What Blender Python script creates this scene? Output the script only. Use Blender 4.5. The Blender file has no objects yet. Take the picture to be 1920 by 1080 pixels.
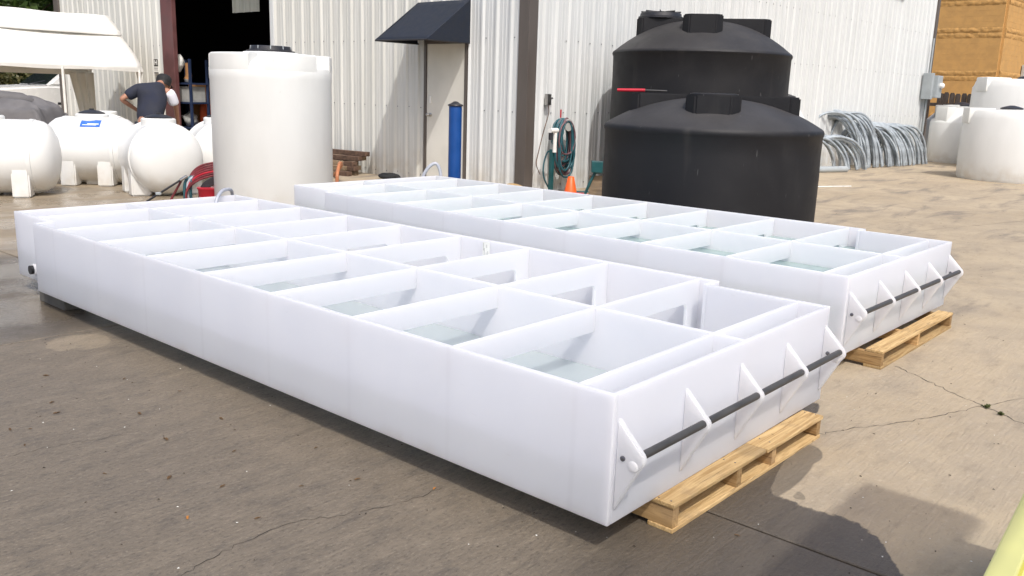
import bpy, bmesh, math, random
from mathutils import Vector, Matrix, noise as mnoise
R = math.radians
random.seed(7)
sc = bpy.context.scene
COL = sc.collection

# ------------------------------------------------------------------ camera
cam_d = bpy.data.cameras.new("camera"); cam = bpy.data.objects.new("camera", cam_d); COL.objects.link(cam)
cam_d.sensor_width = 36; cam_d.lens = 1631.4/1920*36; cam_d.clip_start = .05; cam_d.clip_end = 600
_p, _r = .2201, .0315
_f = Vector((0, math.cos(_p), -math.sin(_p))); _u = Vector((0, math.sin(_p), math.cos(_p))); _x = Vector((1, 0, 0))
_x2 = _x*math.cos(_r)+_u*math.sin(_r); _u2 = -_x*math.sin(_r)+_u*math.cos(_r)
_m = Matrix((( _x2.x, _u2.x, -_f.x), (_x2.y, _u2.y, -_f.y), (_x2.z, _u2.z, -_f.z))).to_4x4()
cam.matrix_world = Matrix.Translation((0, 0, 1.434)) @ Matrix.Rotation(R(-49.24), 4, 'Z') @ _m
sc.camera = cam
# ------------------------------------------------------------------ sky, sun, exposure
SUN = Vector((-.4, -.6, 1.0)).normalized()
w = bpy.data.worlds.new("World"); sc.world = w; w.use_nodes = True
nt = w.node_tree; nt.nodes.clear()
bg = nt.nodes.new('ShaderNodeBackground'); sky = nt.nodes.new('ShaderNodeTexSky'); wo = nt.nodes.new('ShaderNodeOutputWorld')
sky.sky_type = 'NISHITA'; sky.sun_disc = False
sky.sun_elevation = math.asin(SUN.z); sky.sun_rotation = math.atan2(SUN.x, SUN.y)
sky.air_density = 1.0; sky.dust_density = 4.5; sky.ozone_density = 1.0
bg.inputs['Strength'].default_value = .15
nt.links.new(sky.outputs[0], bg.inputs[0]); nt.links.new(bg.outputs[0], wo.inputs[0])
sun_d = bpy.data.lights.new("sun", 'SUN'); sun_d.energy = 2.0; sun_d.angle = R(.8); sun_d.color = (1, .985, .955)
sun = bpy.data.objects.new("sun", sun_d); COL.objects.link(sun)
sun.rotation_euler = (-SUN).to_track_quat('-Z', 'Y').to_euler(); sun.location = SUN*30
sc.view_settings.view_transform = 'Standard'; sc.view_settings.look = 'None'
sc.view_settings.exposure = 0.40; sc.view_settings.gamma = 1; sc.view_settings.use_curve_mapping = False
sc.cycles.max_bounces = 18; sc.cycles.diffuse_bounces = 14; sc.cycles.transparent_max_bounces = 24
sc.cycles.use_denoising = True

# ------------------------------------------------------------------ node helpers
class N:
    def __init__(s, name):
        s.m = bpy.data.materials.new(name); s.m.use_nodes = True; s.t = s.m.node_tree; s.t.nodes.clear()
        s.out = s.t.nodes.new('ShaderNodeOutputMaterial')
    def n(s, kind, **kw):
        d = s.t.nodes.new('ShaderNode'+kind)
        for k, v in kw.items(): setattr(d, k, v)
        return d
    def put(s, sock, v):
        if hasattr(v, 'is_output'): s.t.links.new(v, sock)
        elif v is not None:
            if sock.type == 'RGBA' and not hasattr(v, '__len__'): v = (v, v, v, 1)
            if sock.type == 'RGBA' and len(v) == 3: v = (*v, 1)
            sock.default_value = v
    def math(s, op, a, b=0., c=None, clamp=False):
        d = s.n('Math', operation=op, use_clamp=clamp); s.put(d.inputs[0], a); s.put(d.inputs[1], b)
        if c is not None: s.put(d.inputs[2], c)
        return d.outputs[0]
    def pos(s): return s.n('NewGeometry').outputs['Position']
    def obj(s): return s.n('TexCoord').outputs['Object']
    def xyz(s, v):
        d = s.n('SeparateXYZ'); s.put(d.inputs[0], v); return d.outputs
    def map(s, v, scale=(1, 1, 1), rot=(0, 0, 0), loc=(0, 0, 0)):
        d = s.n('Mapping'); s.put(d.inputs['Vector'], v); d.inputs['Scale'].default_value = scale
        d.inputs['Rotation'].default_value = rot; d.inputs['Location'].default_value = loc; return d.outputs[0]
    def noise(s, v, scale, detail=4, rough=.55, dist=0):
        d = s.n('TexNoise'); s.put(d.inputs['Vector'], v); d.inputs['Scale'].default_value = scale
        d.inputs['Detail'].default_value = detail; d.inputs['Roughness'].default_value = rough; d.inputs['Distortion'].default_value = dist
        return d.outputs[0]
    def step(s, v, a, b, lo=0., hi=1.):
        d = s.n('MapRange', interpolation_type='SMOOTHSTEP'); s.put(d.inputs[0], v)
        d.inputs[1].default_value = a; d.inputs[2].default_value = b; s.put(d.inputs[3], lo); s.put(d.inputs[4], hi); return d.outputs[0]
    def mix(s, f, a, b, mode='MIX'):
        d = s.n('Mix', data_type='RGBA', blend_type=mode); s.put(d.inputs[0], f); s.put(d.inputs[6], a); s.put(d.inputs[7], b); return d.outputs[2]
    def bump(s, h, strength=.3, dist=.01):
        d = s.n('Bump'); s.put(d.inputs['Height'], h); d.inputs['Strength'].default_value = strength; d.inputs['Distance'].default_value = dist; return d.outputs[0]
    def bsdf(s, color, rough=.5, metal=0, normal=None, spec=.5, **kw):
        d = s.n('BsdfPrincipled'); s.put(d.inputs['Base Color'], color); s.put(d.inputs['Roughness'], rough); s.put(d.inputs['Metallic'], metal)
        d.inputs['Specular IOR Level'].default_value = spec
        if normal is not None: s.put(d.inputs['Normal'], normal)
        for k, v in kw.items(): s.put(d.inputs[k], v)
        return d.outputs[0]
    def done(s, sh): s.t.links.new(sh, s.out.inputs[0]); return s.m

def simple(name, col, rough=.5, metal=0, var=.12, scale=6, bump=0, bscale=60, spec=.5, stretch=(1, 1, 1), rvar=.1):
    a = N(name); v = a.map(a.obj(), scale=stretch)
    n1 = a.noise(v, scale, 5); f = a.step(n1, .3, .7)
    c = a.mix(f, tuple(x*(1-var) for x in col), tuple(min(1, x*(1+var)) for x in col))
    r = a.step(n1, .3, .7, max(.02, rough-rvar), min(1, rough+rvar))
    nor = a.bump(a.noise(v, bscale, 4), bump, .004) if bump else None
    return a.done(a.bsdf(c, r, metal, nor, spec))

M = {}
def mk_hdpe(name='translucent_white_plastic', k=1.0, ss=.032, tl=.5, shade_pitch=0, tc=(.95, .95, .975)):
    a = N(name); v = a.obj()
    n = a.noise(a.map(v, scale=(.6, 1.2, .25)), 2.2, 3)
    z = a.xyz(v)[2]
    c = a.mix(a.step(n, .35, .7), (.79*k, .79*k, .818*k), (.815*k, .815*k, .838*k))
    grime = a.math('MULTIPLY', a.step(z, .17, .105), a.step(a.noise(a.map(v, scale=(2, 2, .6)), 3, 5, .6), .42, .72))
    c = a.mix(a.math('MULTIPLY', grime, .34), c, (.55, .48, .38))
    scuff = a.step(a.noise(a.map(v, scale=(1, 1.3, 5), rot=(.3, .2, .1)), 6, 2), .73, .78)
    c = a.mix(a.math('MULTIPLY', scuff, .25), c, (.6, .6, .6))
    if shade_pitch:  # bands painted darker where the inner baffles shade through the wall
        yy = a.xyz(v)[1]; q = a.math('ABSOLUTE', a.math('SUBTRACT', a.math('FRACT', a.math('DIVIDE', a.math('SUBTRACT', yy, .15-shade_pitch/2), shade_pitch)), .5))
        shade_band = a.math('MULTIPLY', a.step(q, .030, .006), a.step(a.noise(a.map(v, scale=(1, 1, .6)), 4, 4), .3, .7, .5, 1.))
        c = a.mix(a.math('MULTIPLY', shade_band, .30), c, (.62, .61, .63))
    d = a.n('BsdfPrincipled'); d.subsurface_method = 'RANDOM_WALK'
    a.put(d.inputs['Base Color'], c); a.put(d.inputs['Roughness'], a.step(n, .3, .7, .30, .44))
    d.inputs['Specular IOR Level'].default_value = .35; d.inputs['Subsurface Weight'].default_value = 1
    d.inputs['Subsurface Radius'].default_value = (1, 1, 1); d.inputs['Subsurface Scale'].default_value = ss
    a.put(d.inputs['Normal'], a.bump(a.noise(a.map(v, scale=(1, 1, .5)), 3, 2), .10, .02))
    t = a.n('BsdfTranslucent'); t.inputs[0].default_value = (*tc, 1)
    mx = a.n('MixShader'); mx.inputs[0].default_value = tl
    a.t.links.new(d.outputs[0], mx.inputs[1]); a.t.links.new(t.outputs[0], mx.inputs[2])
    return a.done(mx.outputs[0])
M['hdpe_thin'] = mk_hdpe('translucent_white_sheet', 1.04, .010, .60, 0, (.975, .97, .965))
M['hdpe_side_a'] = mk_hdpe('baffle_shaded_sheet', 1, .032, .5, .568)
M['hdpe_side_b'] = mk_hdpe('baffle_shaded_sheet', 1, .032, .5, .592)
M['hdpe'] = mk_hdpe()
def mk_water(name, tint, tintf):
    a = N(name)
    tr = a.n('BsdfTransparent'); tr.inputs[0].default_value = (*tint, 1)
    gl = a.n('BsdfGlossy'); gl.inputs['Roughness'].default_value = .03
    nb = a.bump(a.noise(a.pos(), 5, 2), .05, .02); a.t.links.new(nb, gl.inputs['Normal'])
    fr = a.n('Fresnel'); fr.inputs[0].default_value = 1.33
    df0 = a.n('BsdfDiffuse'); df0.inputs[0].default_value = (*tintf, 1)
    df1 = a.n('BsdfTranslucent'); df1.inputs[0].default_value = (*tintf, 1)
    df = a.n('MixShader'); df.inputs[0].default_value = .5; a.t.links.new(df0.outputs[0], df.inputs[1]); a.t.links.new(df1.outputs[0], df.inputs[2])
    m1 = a.n('MixShader'); m1.inputs[0].default_value = .5
    a.t.links.new(tr.outputs[0], m1.inputs[1]); a.t.links.new(df.outputs[0], m1.inputs[2])
    m2 = a.n('MixShader'); a.t.links.new(fr.outputs[0], m2.inputs[0]); a.t.links.new(m1.outputs[0], m2.inputs[1]); a.t.links.new(gl.outputs[0], m2.inputs[2])
    return a.done(m2.outputs[0])
M['water'] = mk_water('pale_water', (.96, .992, .992), (.87, .965, .985))

def mk_molded():
    a = N('molded_white_plastic'); v = a.obj()
    n = a.noise(a.map(v, scale=(1, 1, .4)), 3, 4)
    z = a.xyz(a.pos())[2]
    d = a.math('MULTIPLY', a.step(z, .45, 0.02), a.step(a.noise(v, 5, 5), .35, .7))
    c = a.mix(a.step(n, .3, .7), (.785, .79, .77), (.835, .84, .82))
    c = a.mix(a.math('MULTIPLY', d, .45), c, (.55, .47, .36))
    sc_ = a.step(a.noise(a.map(v, scale=(3, 3, 1)), 14, 2), .73, .78)
    c = a.mix(a.math('MULTIPLY', sc_, .25), c, (.4, .38, .33))
    p = a.bsdf(c, .38, spec=.4, normal=a.bump(a.noise(v, 70, 2), .04, .003))
    t = a.n('BsdfTranslucent'); t.inputs[0].default_value = (.9, .87, .80, 1)
    mx = a.n('MixShader'); mx.inputs[0].default_value = .15
    a.t.links.new(p, mx.inputs[1]); a.t.links.new(t.outputs[0], mx.inputs[2])
    return a.done(mx.outputs[0])
M['molded'] = mk_molded()
def mk_black():
    a = N('black_plastic'); v = a.obj()
    n = a.noise(v, 2.2, 5, .6); n2 = a.noise(a.map(v, scale=(1, 1, .15)), 4, 4)
    dust = a.math('MULTIPLY', a.step(n, .45, .75), .5)
    c = a.mix(dust, (.007, .007, .009), (.019, .0185, .020))
    c = a.mix(a.math('MULTIPLY', a.step(n2, .58, .76), .8), c, (.032, .030, .029))
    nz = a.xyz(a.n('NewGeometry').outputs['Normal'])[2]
    c = a.mix(a.math('MULTIPLY', a.step(nz, .35, .95), a.step(a.noise(v, 1.6, 6, .65), .25, .8, .5, 1.)), c, (.050, .048, .048))  # top faces lightened: settled dust plus the dome's sky sheen painted in
    scr = a.step(a.noise(a.map(v, scale=(6, 6, .8)), 7, 1), .75, .79)
    c = a.mix(a.math('MULTIPLY', scr, .55), c, (.12, .12, .12))
    return a.done(a.bsdf(c, a.step(n, .3, .7, .52, .68), spec=.35, normal=a.bump(a.noise(v, 180, 3), .25, .003)))
M['black'] = mk_black()

def mk_ground():
    a = N('weathered_concrete'); p = a.pos(); x, y, z = a.xyz(p)
    big = a.noise(p, .55, 6, .6); med = a.noise(p, 2.3, 6, .62, .4); fine = a.noise(p, 38, 5, .6)
    grain = a.noise(p, 220, 3, .7)
    broom = a.noise(a.map(p, scale=(3.2, 34, 1), rot=(0, 0, R(-4))), 1.6, 5, .65, .6)
    streak = a.noise(a.map(p, scale=(.55, 2.4, 1), rot=(0, 0, R(38))), 1.1, 6, .62, .6)
    c = a.mix(a.step(big, .3, .7), (.36, .285, .19), (.45, .365, .25))
    c = a.mix(a.math('MULTIPLY', a.step(med, .35, .7), .55), c, (.28, .235, .18))
    c = a.mix(a.math('MULTIPLY', a.step(streak, .5, .68), a.step(x, 4, 9, .25, .72)), c, (.15, .13, .11))
    c = a.mix(a.math('MULTIPLY', a.step(fine, .52, .75), .35), c, (.52, .44, .34))
    c = a.mix(a.math('MULTIPLY', a.step(grain, .6, .75), .28), c, (.12, .10, .08))
    # damp foreground, its edge curving past the pallet
    wob = a.math('ADD', a.math('MULTIPLY', a.math('SUBTRACT', a.noise(p, 3.0, 4, .6), .5), .16), a.math('MULTIPLY', a.math('SUBTRACT', a.noise(p, 22, 5, .7), .5), .07))
    sx = a.math('ADD', x, wob)
    edge = a.math('ADD', 2.95, a.math('MULTIPLY', a.step(y, 1.2, 1.5), 1.1))
    bow = a.math('MULTIPLY', a.math('POWER', a.math('SUBTRACT', .95, a.math('MINIMUM', y, .95)), 2.), -3.2)
    d0 = a.math('SUBTRACT', a.math('ADD', edge, bow), sx)
    damp = a.step(d0, 0.0, .018)
    far = a.step(a.math('ADD', y, wob), 8.6, 7.2)
    damp = a.math('MULTIPLY', damp, far)
    # the darkest wet patch, round the near pallet
    def ell(cx, cy, rx, ry, rot=0., n=.5, soft=.08):
        q = a.map(p, loc=(-cx, -cy, 0)); q = a.map(q, rot=(0, 0, rot)); q = a.map(q, scale=(1/rx, 1/ry, 0))
        l = a.n('VectorMath', operation='LENGTH'); a.put(l.inputs[0], q)
        return a.step(a.math('ADD', l.outputs['Value'], a.math('MULTIPLY', a.math('SUBTRACT', a.noise(p, 1.7, 5, .6), .5), n)), 1, 1-soft)
    wet = a.math('MULTIPLY', damp, a.step(a.math('ADD', y, a.math('MULTIPLY', sx, -.25)), 1.15, .75))
    wet = a.math('MAXIMUM', wet, ell(2.0, 6.6, 1.0, 1.6, 0, .5, .2))
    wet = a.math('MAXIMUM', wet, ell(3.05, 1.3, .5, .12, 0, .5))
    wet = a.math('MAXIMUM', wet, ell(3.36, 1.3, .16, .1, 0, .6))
    shine = ell(4.0, 10.4, 4.2, 3.0, .3, .8, .3)
    shine = a.math('MAXIMUM', shine, ell(1.75, 6.9, 1.1, 1.7, 0, .7, .25))
    spots = a.step(a.noise(p, 5.5, 2, .5), .74, .76)
    dryp = ell(1.97, 4.86, .17, .17, .2, 1.3, .1)
    damp = a.math('MULTIPLY', damp, a.math('SUBTRACT', 1, a.math('MULTIPLY', dryp, .28)))
    wet = a.math('MULTIPLY', wet, a.math('SUBTRACT', 1, a.math('MULTIPLY', dryp, .9)))
    bro = a.math('MULTIPLY', a.step(broom, .35, .68), damp)
    c = a.mix(a.math('MULTIPLY', damp, .78), c, (.090, .074, .057))
    c = a.mix(a.math('MULTIPLY', a.step(broom, .5, .72), a.math('MULTIPLY', damp, .45)), c, (.20, .165, .12))
    c = a.mix(a.math('MULTIPLY', a.step(broom, .42, .28), a.math('MULTIPLY', damp, .45)), c, (.065, .055, .045))
    spk = a.noise(p, 95, 4, .7); mot = a.noise(a.map(p, scale=(1, 2.2, 1)), 6, 8, .68)
    c = a.mix(a.math('MULTIPLY', a.step(mot, .5, .66), a.math('SUBTRACT', .34, a.math('MULTIPLY', damp, .22))), c, (.36, .30, .225))
    c = a.mix(a.math('MULTIPLY', a.step(mot, .48, .34), a.math('ADD', .18, a.math('MULTIPLY', damp, .27))), c, (.07, .06, .05))
    c = a.mix(a.math('MULTIPLY', a.step(spk, .58, .7), .35), c, (.05, .043, .036))
    c = a.mix(a.math('MULTIPLY', a.step(spk, .40, .30), .35), c, (.45, .39, .31))
    pit = a.noise(a.map(p, scale=(1, 1.8, 1)), 52, 3, .6)
    c = a.mix(a.math('MULTIPLY', a.step(pit, .44, .34), a.math('MULTIPLY', damp, .5)), c, (.04, .034, .028))
    c = a.mix(a.math('MULTIPLY', a.step(pit, .58, .68), .28), c, (.34, .29, .225))
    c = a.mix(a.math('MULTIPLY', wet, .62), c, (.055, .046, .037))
    c = a.mix(a.math('MULTIPLY', shine, .5), c, (.15, .12, .085))
    c = a.mix(a.math('MULTIPLY', spots, .5), c, (.09, .075, .055))
    r = a.step(med, .3, .7, .78, .92)
    r = a.math('SUBTRACT', r, a.math('MULTIPLY', damp, .28))
    r = a.math('SUBTRACT', r, a.math('MULTIPLY', wet, .16))
    shm = a.math('MULTIPLY', shine, a.step(a.noise(p, 1.3, 4), .36, .56))
    r = a.math('MAXIMUM', a.math('SUBTRACT', r, a.math('MULTIPLY', shm, .62)), .06)
    h = a.math('ADD', a.math('MULTIPLY', fine, .6), a.math('ADD', a.math('MULTIPLY', grain, .25), a.math('MULTIPLY', broom, .7)))
    d = a.n('Bump'); a.put(d.inputs['Height'], h); d.inputs['Distance'].default_value = .009
    a.put(d.inputs['Strength'], a.math('SUBTRACT', .75, a.math('MULTIPLY', shm, .5)))
    return a.done(a.bsdf(c, r, 0, d.outputs[0], .5))
M['concrete'] = mk_ground()
M['earth'] = simple('packed_earth', (.16, .13, .095), .95, var=.3, scale=1.2, bump=.4, bscale=20)
M['joint'] = simple('joint_filler', (.03, .026, .022), .95, var=.3, scale=12, bump=.4)

def mk_panel(name, c0, c1):
    a = N(name); p = a.pos(); z = a.xyz(p)[2]
    st = a.noise(a.map(p, scale=(7, 7, .35)), 1.4, 5, .6)
    c = a.mix(a.step(st, .35, .75), c1, c0)
    low = a.math('MULTIPLY', a.step(z, .7, 0.), a.step(a.noise(p, 4, 5), .3, .7))
    c = a.mix(a.math('MULTIPLY', low, .5), c, (.42, .36, .27))
    return a.done(a.bsdf(c, .42, 0, a.bump(a.noise(a.map(p, scale=(1, 1, .4)), 3, 2), .1, .01), .4))
M['panel'] = mk_panel('painted_steel_sheet', (.66, .662, .628), (.56, .562, .525))
M['panel2'] = mk_panel('painted_steel_sheet_white', (.66, .675, .67), (.57, .585, .58))
M['trim'] = simple('bronze_trim', (.10, .085, .075), .45, var=.2, scale=2, stretch=(1, 1, .2))
M['maroon'] = simple('maroon_primer', (.115, .045, .045), .55, var=.18, scale=3)
M['door'] = simple('cream_door_paint', (.66, .64, .575), .4, var=.05, scale=2)
M['steel'] = simple('brushed_steel', (.45, .44, .42), .35, 1, var=.1)
M['canvas_navy'] = simple('navy_canvas', (.008, .013, .025), .85, var=.2, scale=9, bump=.25, bscale=160)
M['canvas_cream'] = simple('cream_tarpaulin', (.70, .69, .65), .6, var=.06, scale=2, bump=.15, bscale=7)
M['blue'] = simple('blue_paint', (.002, .055, .24), .4, var=.1, scale=4)
M['dark'] = simple('dark_plastic', (.02, .02, .024), .45, var=.3, scale=8)
M['inside'] = simple('dark_interior', (.012, .012, .012), .9, var=.3, scale=1)
def mk_wood(name, c0, c1, ax):
    a = N(name); v = a.obj(); info = a.n('ObjectInfo')
    st = [16, 16, 16]; st[ax] = .9
    q = a.n('VectorMath', operation='ADD'); a.put(q.inputs[0], v)
    s2 = a.n('VectorMath', operation='SCALE'); s2.inputs[0].default_value = (7, 3, 5); a.put(s2.inputs[3], info.outputs['Random']); a.put(q.inputs[1], s2.outputs[0])
    Q = q.outputs[0]
    g = a.noise(a.map(Q, scale=tuple(st)), 2.6, 7, .7, 1.2); b = a.noise(Q, 4, 6, .65)
    c = a.mix(a.step(g, .34, .66), tuple(k*.8 for k in c0), c1)
    c = a.mix(a.math('MULTIPLY', a.step(b, .5, .7), .55), c, tuple(.5*k+.06 for k in c0))
    c = a.mix(a.math('MULTIPLY', a.step(a.noise(a.map(Q, scale=tuple(st)), 5, 3, .6), .62, .7), .6), c, (.10, .055, .025))
    kn = a.step(a.noise(Q, 11, 1), .72, .77)
    c = a.mix(a.math('MULTIPLY', kn, .75), c, (.07, .035, .015))
    dirt = a.step(a.noise(Q, 2.2, 5, .6), .56, .72)
    c = a.mix(a.math('MULTIPLY', dirt, .4), c, (.11, .085, .06))
    vr = a.step(info.outputs['Random'], 0, 1, .62, 1.12)
    mm = a.n('VectorMath', operation='SCALE'); a.put(mm.inputs[0], c); a.put(mm.inputs[3], vr)
    return a.done(a.bsdf(mm.outputs[0], .75, 0, a.bump(g, .5, .004), .3))
M['pine_x'] = mk_wood('pine_board', (.46, .29, .12), (.62, .44, .22), 0)
M['pine_y'] = mk_wood('pine_stringer', (.42, .25, .10), (.58, .38, .18), 1)
M['graywood'] = mk_wood('weathered_fence_wood', (.055, .042, .036), (.11, .088, .075), 2)
M['rust'] = simple('rusty_metal', (.13, .08, .055), .75, .3, var=.4, scale=14, bump=.3)
M['timber'] = mk_wood('old_timber', (.20, .14, .085), (.34, .25, .16), 0)
M['galv'] = simple('galvanized_steel', (.33, .37, .40), .55, .25, var=.22, scale=9)
M['greypvc'] = simple('grey_pvc', (.36, .38, .43), .35, var=.06)
M['pipe'] = simple('dark_grey_pipe', (.055, .053, .052), .5, .2, var=.25, scale=14)
M['bolt'] = simple('bolt_steel', (.16, .16, .18), .35, .8)
M['teal'] = simple('teal_rubber', (.018, .085, .105), .45, var=.25, scale=5)
M['tealpaint'] = simple('teal_enamel', (.012, .075, .08), .4, var=.2, scale=5)
M['mauve'] = simple('mauve_rubber', (.14, .075, .085), .5, var=.25, scale=5)
M['orange'] = simple('orange_vinyl', (.85, .12, .015), .45, var=.06)
M['red'] = simple('red_plastic', (.46, .012, .03), .4, var=.12)
M['redhose'] = simple('red_rubber', (.15, .02, .025), .5, var=.4, scale=10)
M['pvc'] = simple('white_pvc', (.75, .74, .70), .35, var=.05)
M['blockpaint'] = simple('ochre_block_paint', (.50, .285, .095), .75, var=.08, scale=4, bump=.35, bscale=30)
M['splitblock'] = simple('ochre_splitface', (.47, .265, .085), .8, var=.14, scale=10, bump=.6, bscale=25)
M['truckpaint'] = simple('white_car_paint', (.72, .72, .70), .22, var=.02)
M['glass'] = simple('tinted_glass', (.012, .016, .017), .06, var=.1, rvar=.02, spec=.9)
M['chrome'] = simple('chrome', (.6, .6, .6), .15, 1, var=.05)
M['tarp'] = simple('grey_cover_cloth', (.125, .12, .122), .75, var=.15, scale=5, bump=.2, bscale=90)
M['skin'] = simple('skin', (.35, .17, .105), .5, var=.08, scale=9)
M['navy'] = simple('navy_cotton', (.016, .019, .034), .85, var=.25, scale=7, bump=1.0, bscale=11)
M['white_cloth'] = simple('white_cotton', (.74, .73, .78), .8, var=.05)
M['jeans'] = simple('dark_denim', (.02, .024, .035), .85, var=.25, scale=12)
M['capcloth'] = simple('black_cap_cloth', (.01, .01, .011), .8, var=.2)
M['hair'] = simple('black_hair', (.012, .010, .009), .6)
M['card'] = simple('cardboard', (.34, .17, .065), .8, var=.12, scale=3)
M['paper'] = simple('white_paper', (.78, .78, .74), .6, var=.03)
M['ink'] = simple('grey_print', (.28, .28, .28), .7)
M['black_ink'] = simple('black_print', (.015, .014, .013), .6)
M['sticker'] = simple('blue_print', (.03, .13, .50), .4, var=.05)
M['rackblue'] = simple('navy_rack_paint', (.025, .04, .09), .45)
M['greyplas'] = simple('pale_grey_plastic', (.42, .42, .40), .5)
M['meter'] = simple('grey_enamel', (.34, .37, .38), .42, var=.06)
M['yellow'] = simple('yellow_green_plastic', (.52, .48, .085), .4, var=.06, scale=3)
M['yellowlight'] = simple('pale_yellow_plastic', (.60, .58, .22), .4, var=.05, scale=3)
M['bark'] = simple('tree_bark', (.07, .05, .035), .9, var=.3, scale=8, bump=.6, bscale=20)
def mk_leaf(name, c0, c1):
    a = N(name); i = a.n('NewGeometry')
    c = a.mix(i.outputs['Random Per Island'], c0, c1)
    c = a.mix(a.math('MULTIPLY', a.step(a.noise(a.pos(), .9, 3), .4, .7), .5), c, tuple(k*.5 for k in c0))
    p = a.bsdf(c, .5, spec=.4); t = a.n('BsdfTranslucent'); a.put(t.inputs[0], c)
    mx = a.n('MixShader'); mx.inputs[0].default_value = .3
    a.t.links.new(p, mx.inputs[1]); a.t.links.new(t.outputs[0], mx.inputs[2]); return a.done(mx.outputs[0])
M['leaf'] = mk_leaf('tree_leaves', (.030, .065, .012), (.095, .15, .03))
M['leaf2'] = mk_leaf('dry_bush_leaves', (.06, .075, .02), (.17, .15, .06))
M['fallen'] = simple('fallen_leaf_brown', (.10, .055, .02), .7, var=.5, scale=30)
M['fallen2'] = simple('fallen_leaf_orange', (.42, .17, .03), .6, var=.3, scale=30)
M['debris'] = simple('debris_bits', (.045, .033, .022), .9, var=.5, scale=40)
M['grass'] = simple('weed_green', (.085, .10, .03), .7, var=.3)
M['rough_block'] = simple('damp_concrete_block', (.10, .095, .085), .9, var=.25, scale=9, bump=.5)
M['tyre'] = simple('tyre_rubber', (.018, .018, .018), .8)
M['liner'] = simple('interior_sheet', (.40, .41, .36), .55, var=.08, stretch=(1, 1, .2))
M['orangecloth'] = simple('orange_cloth', (.42, .07, .02), .8)

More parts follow.
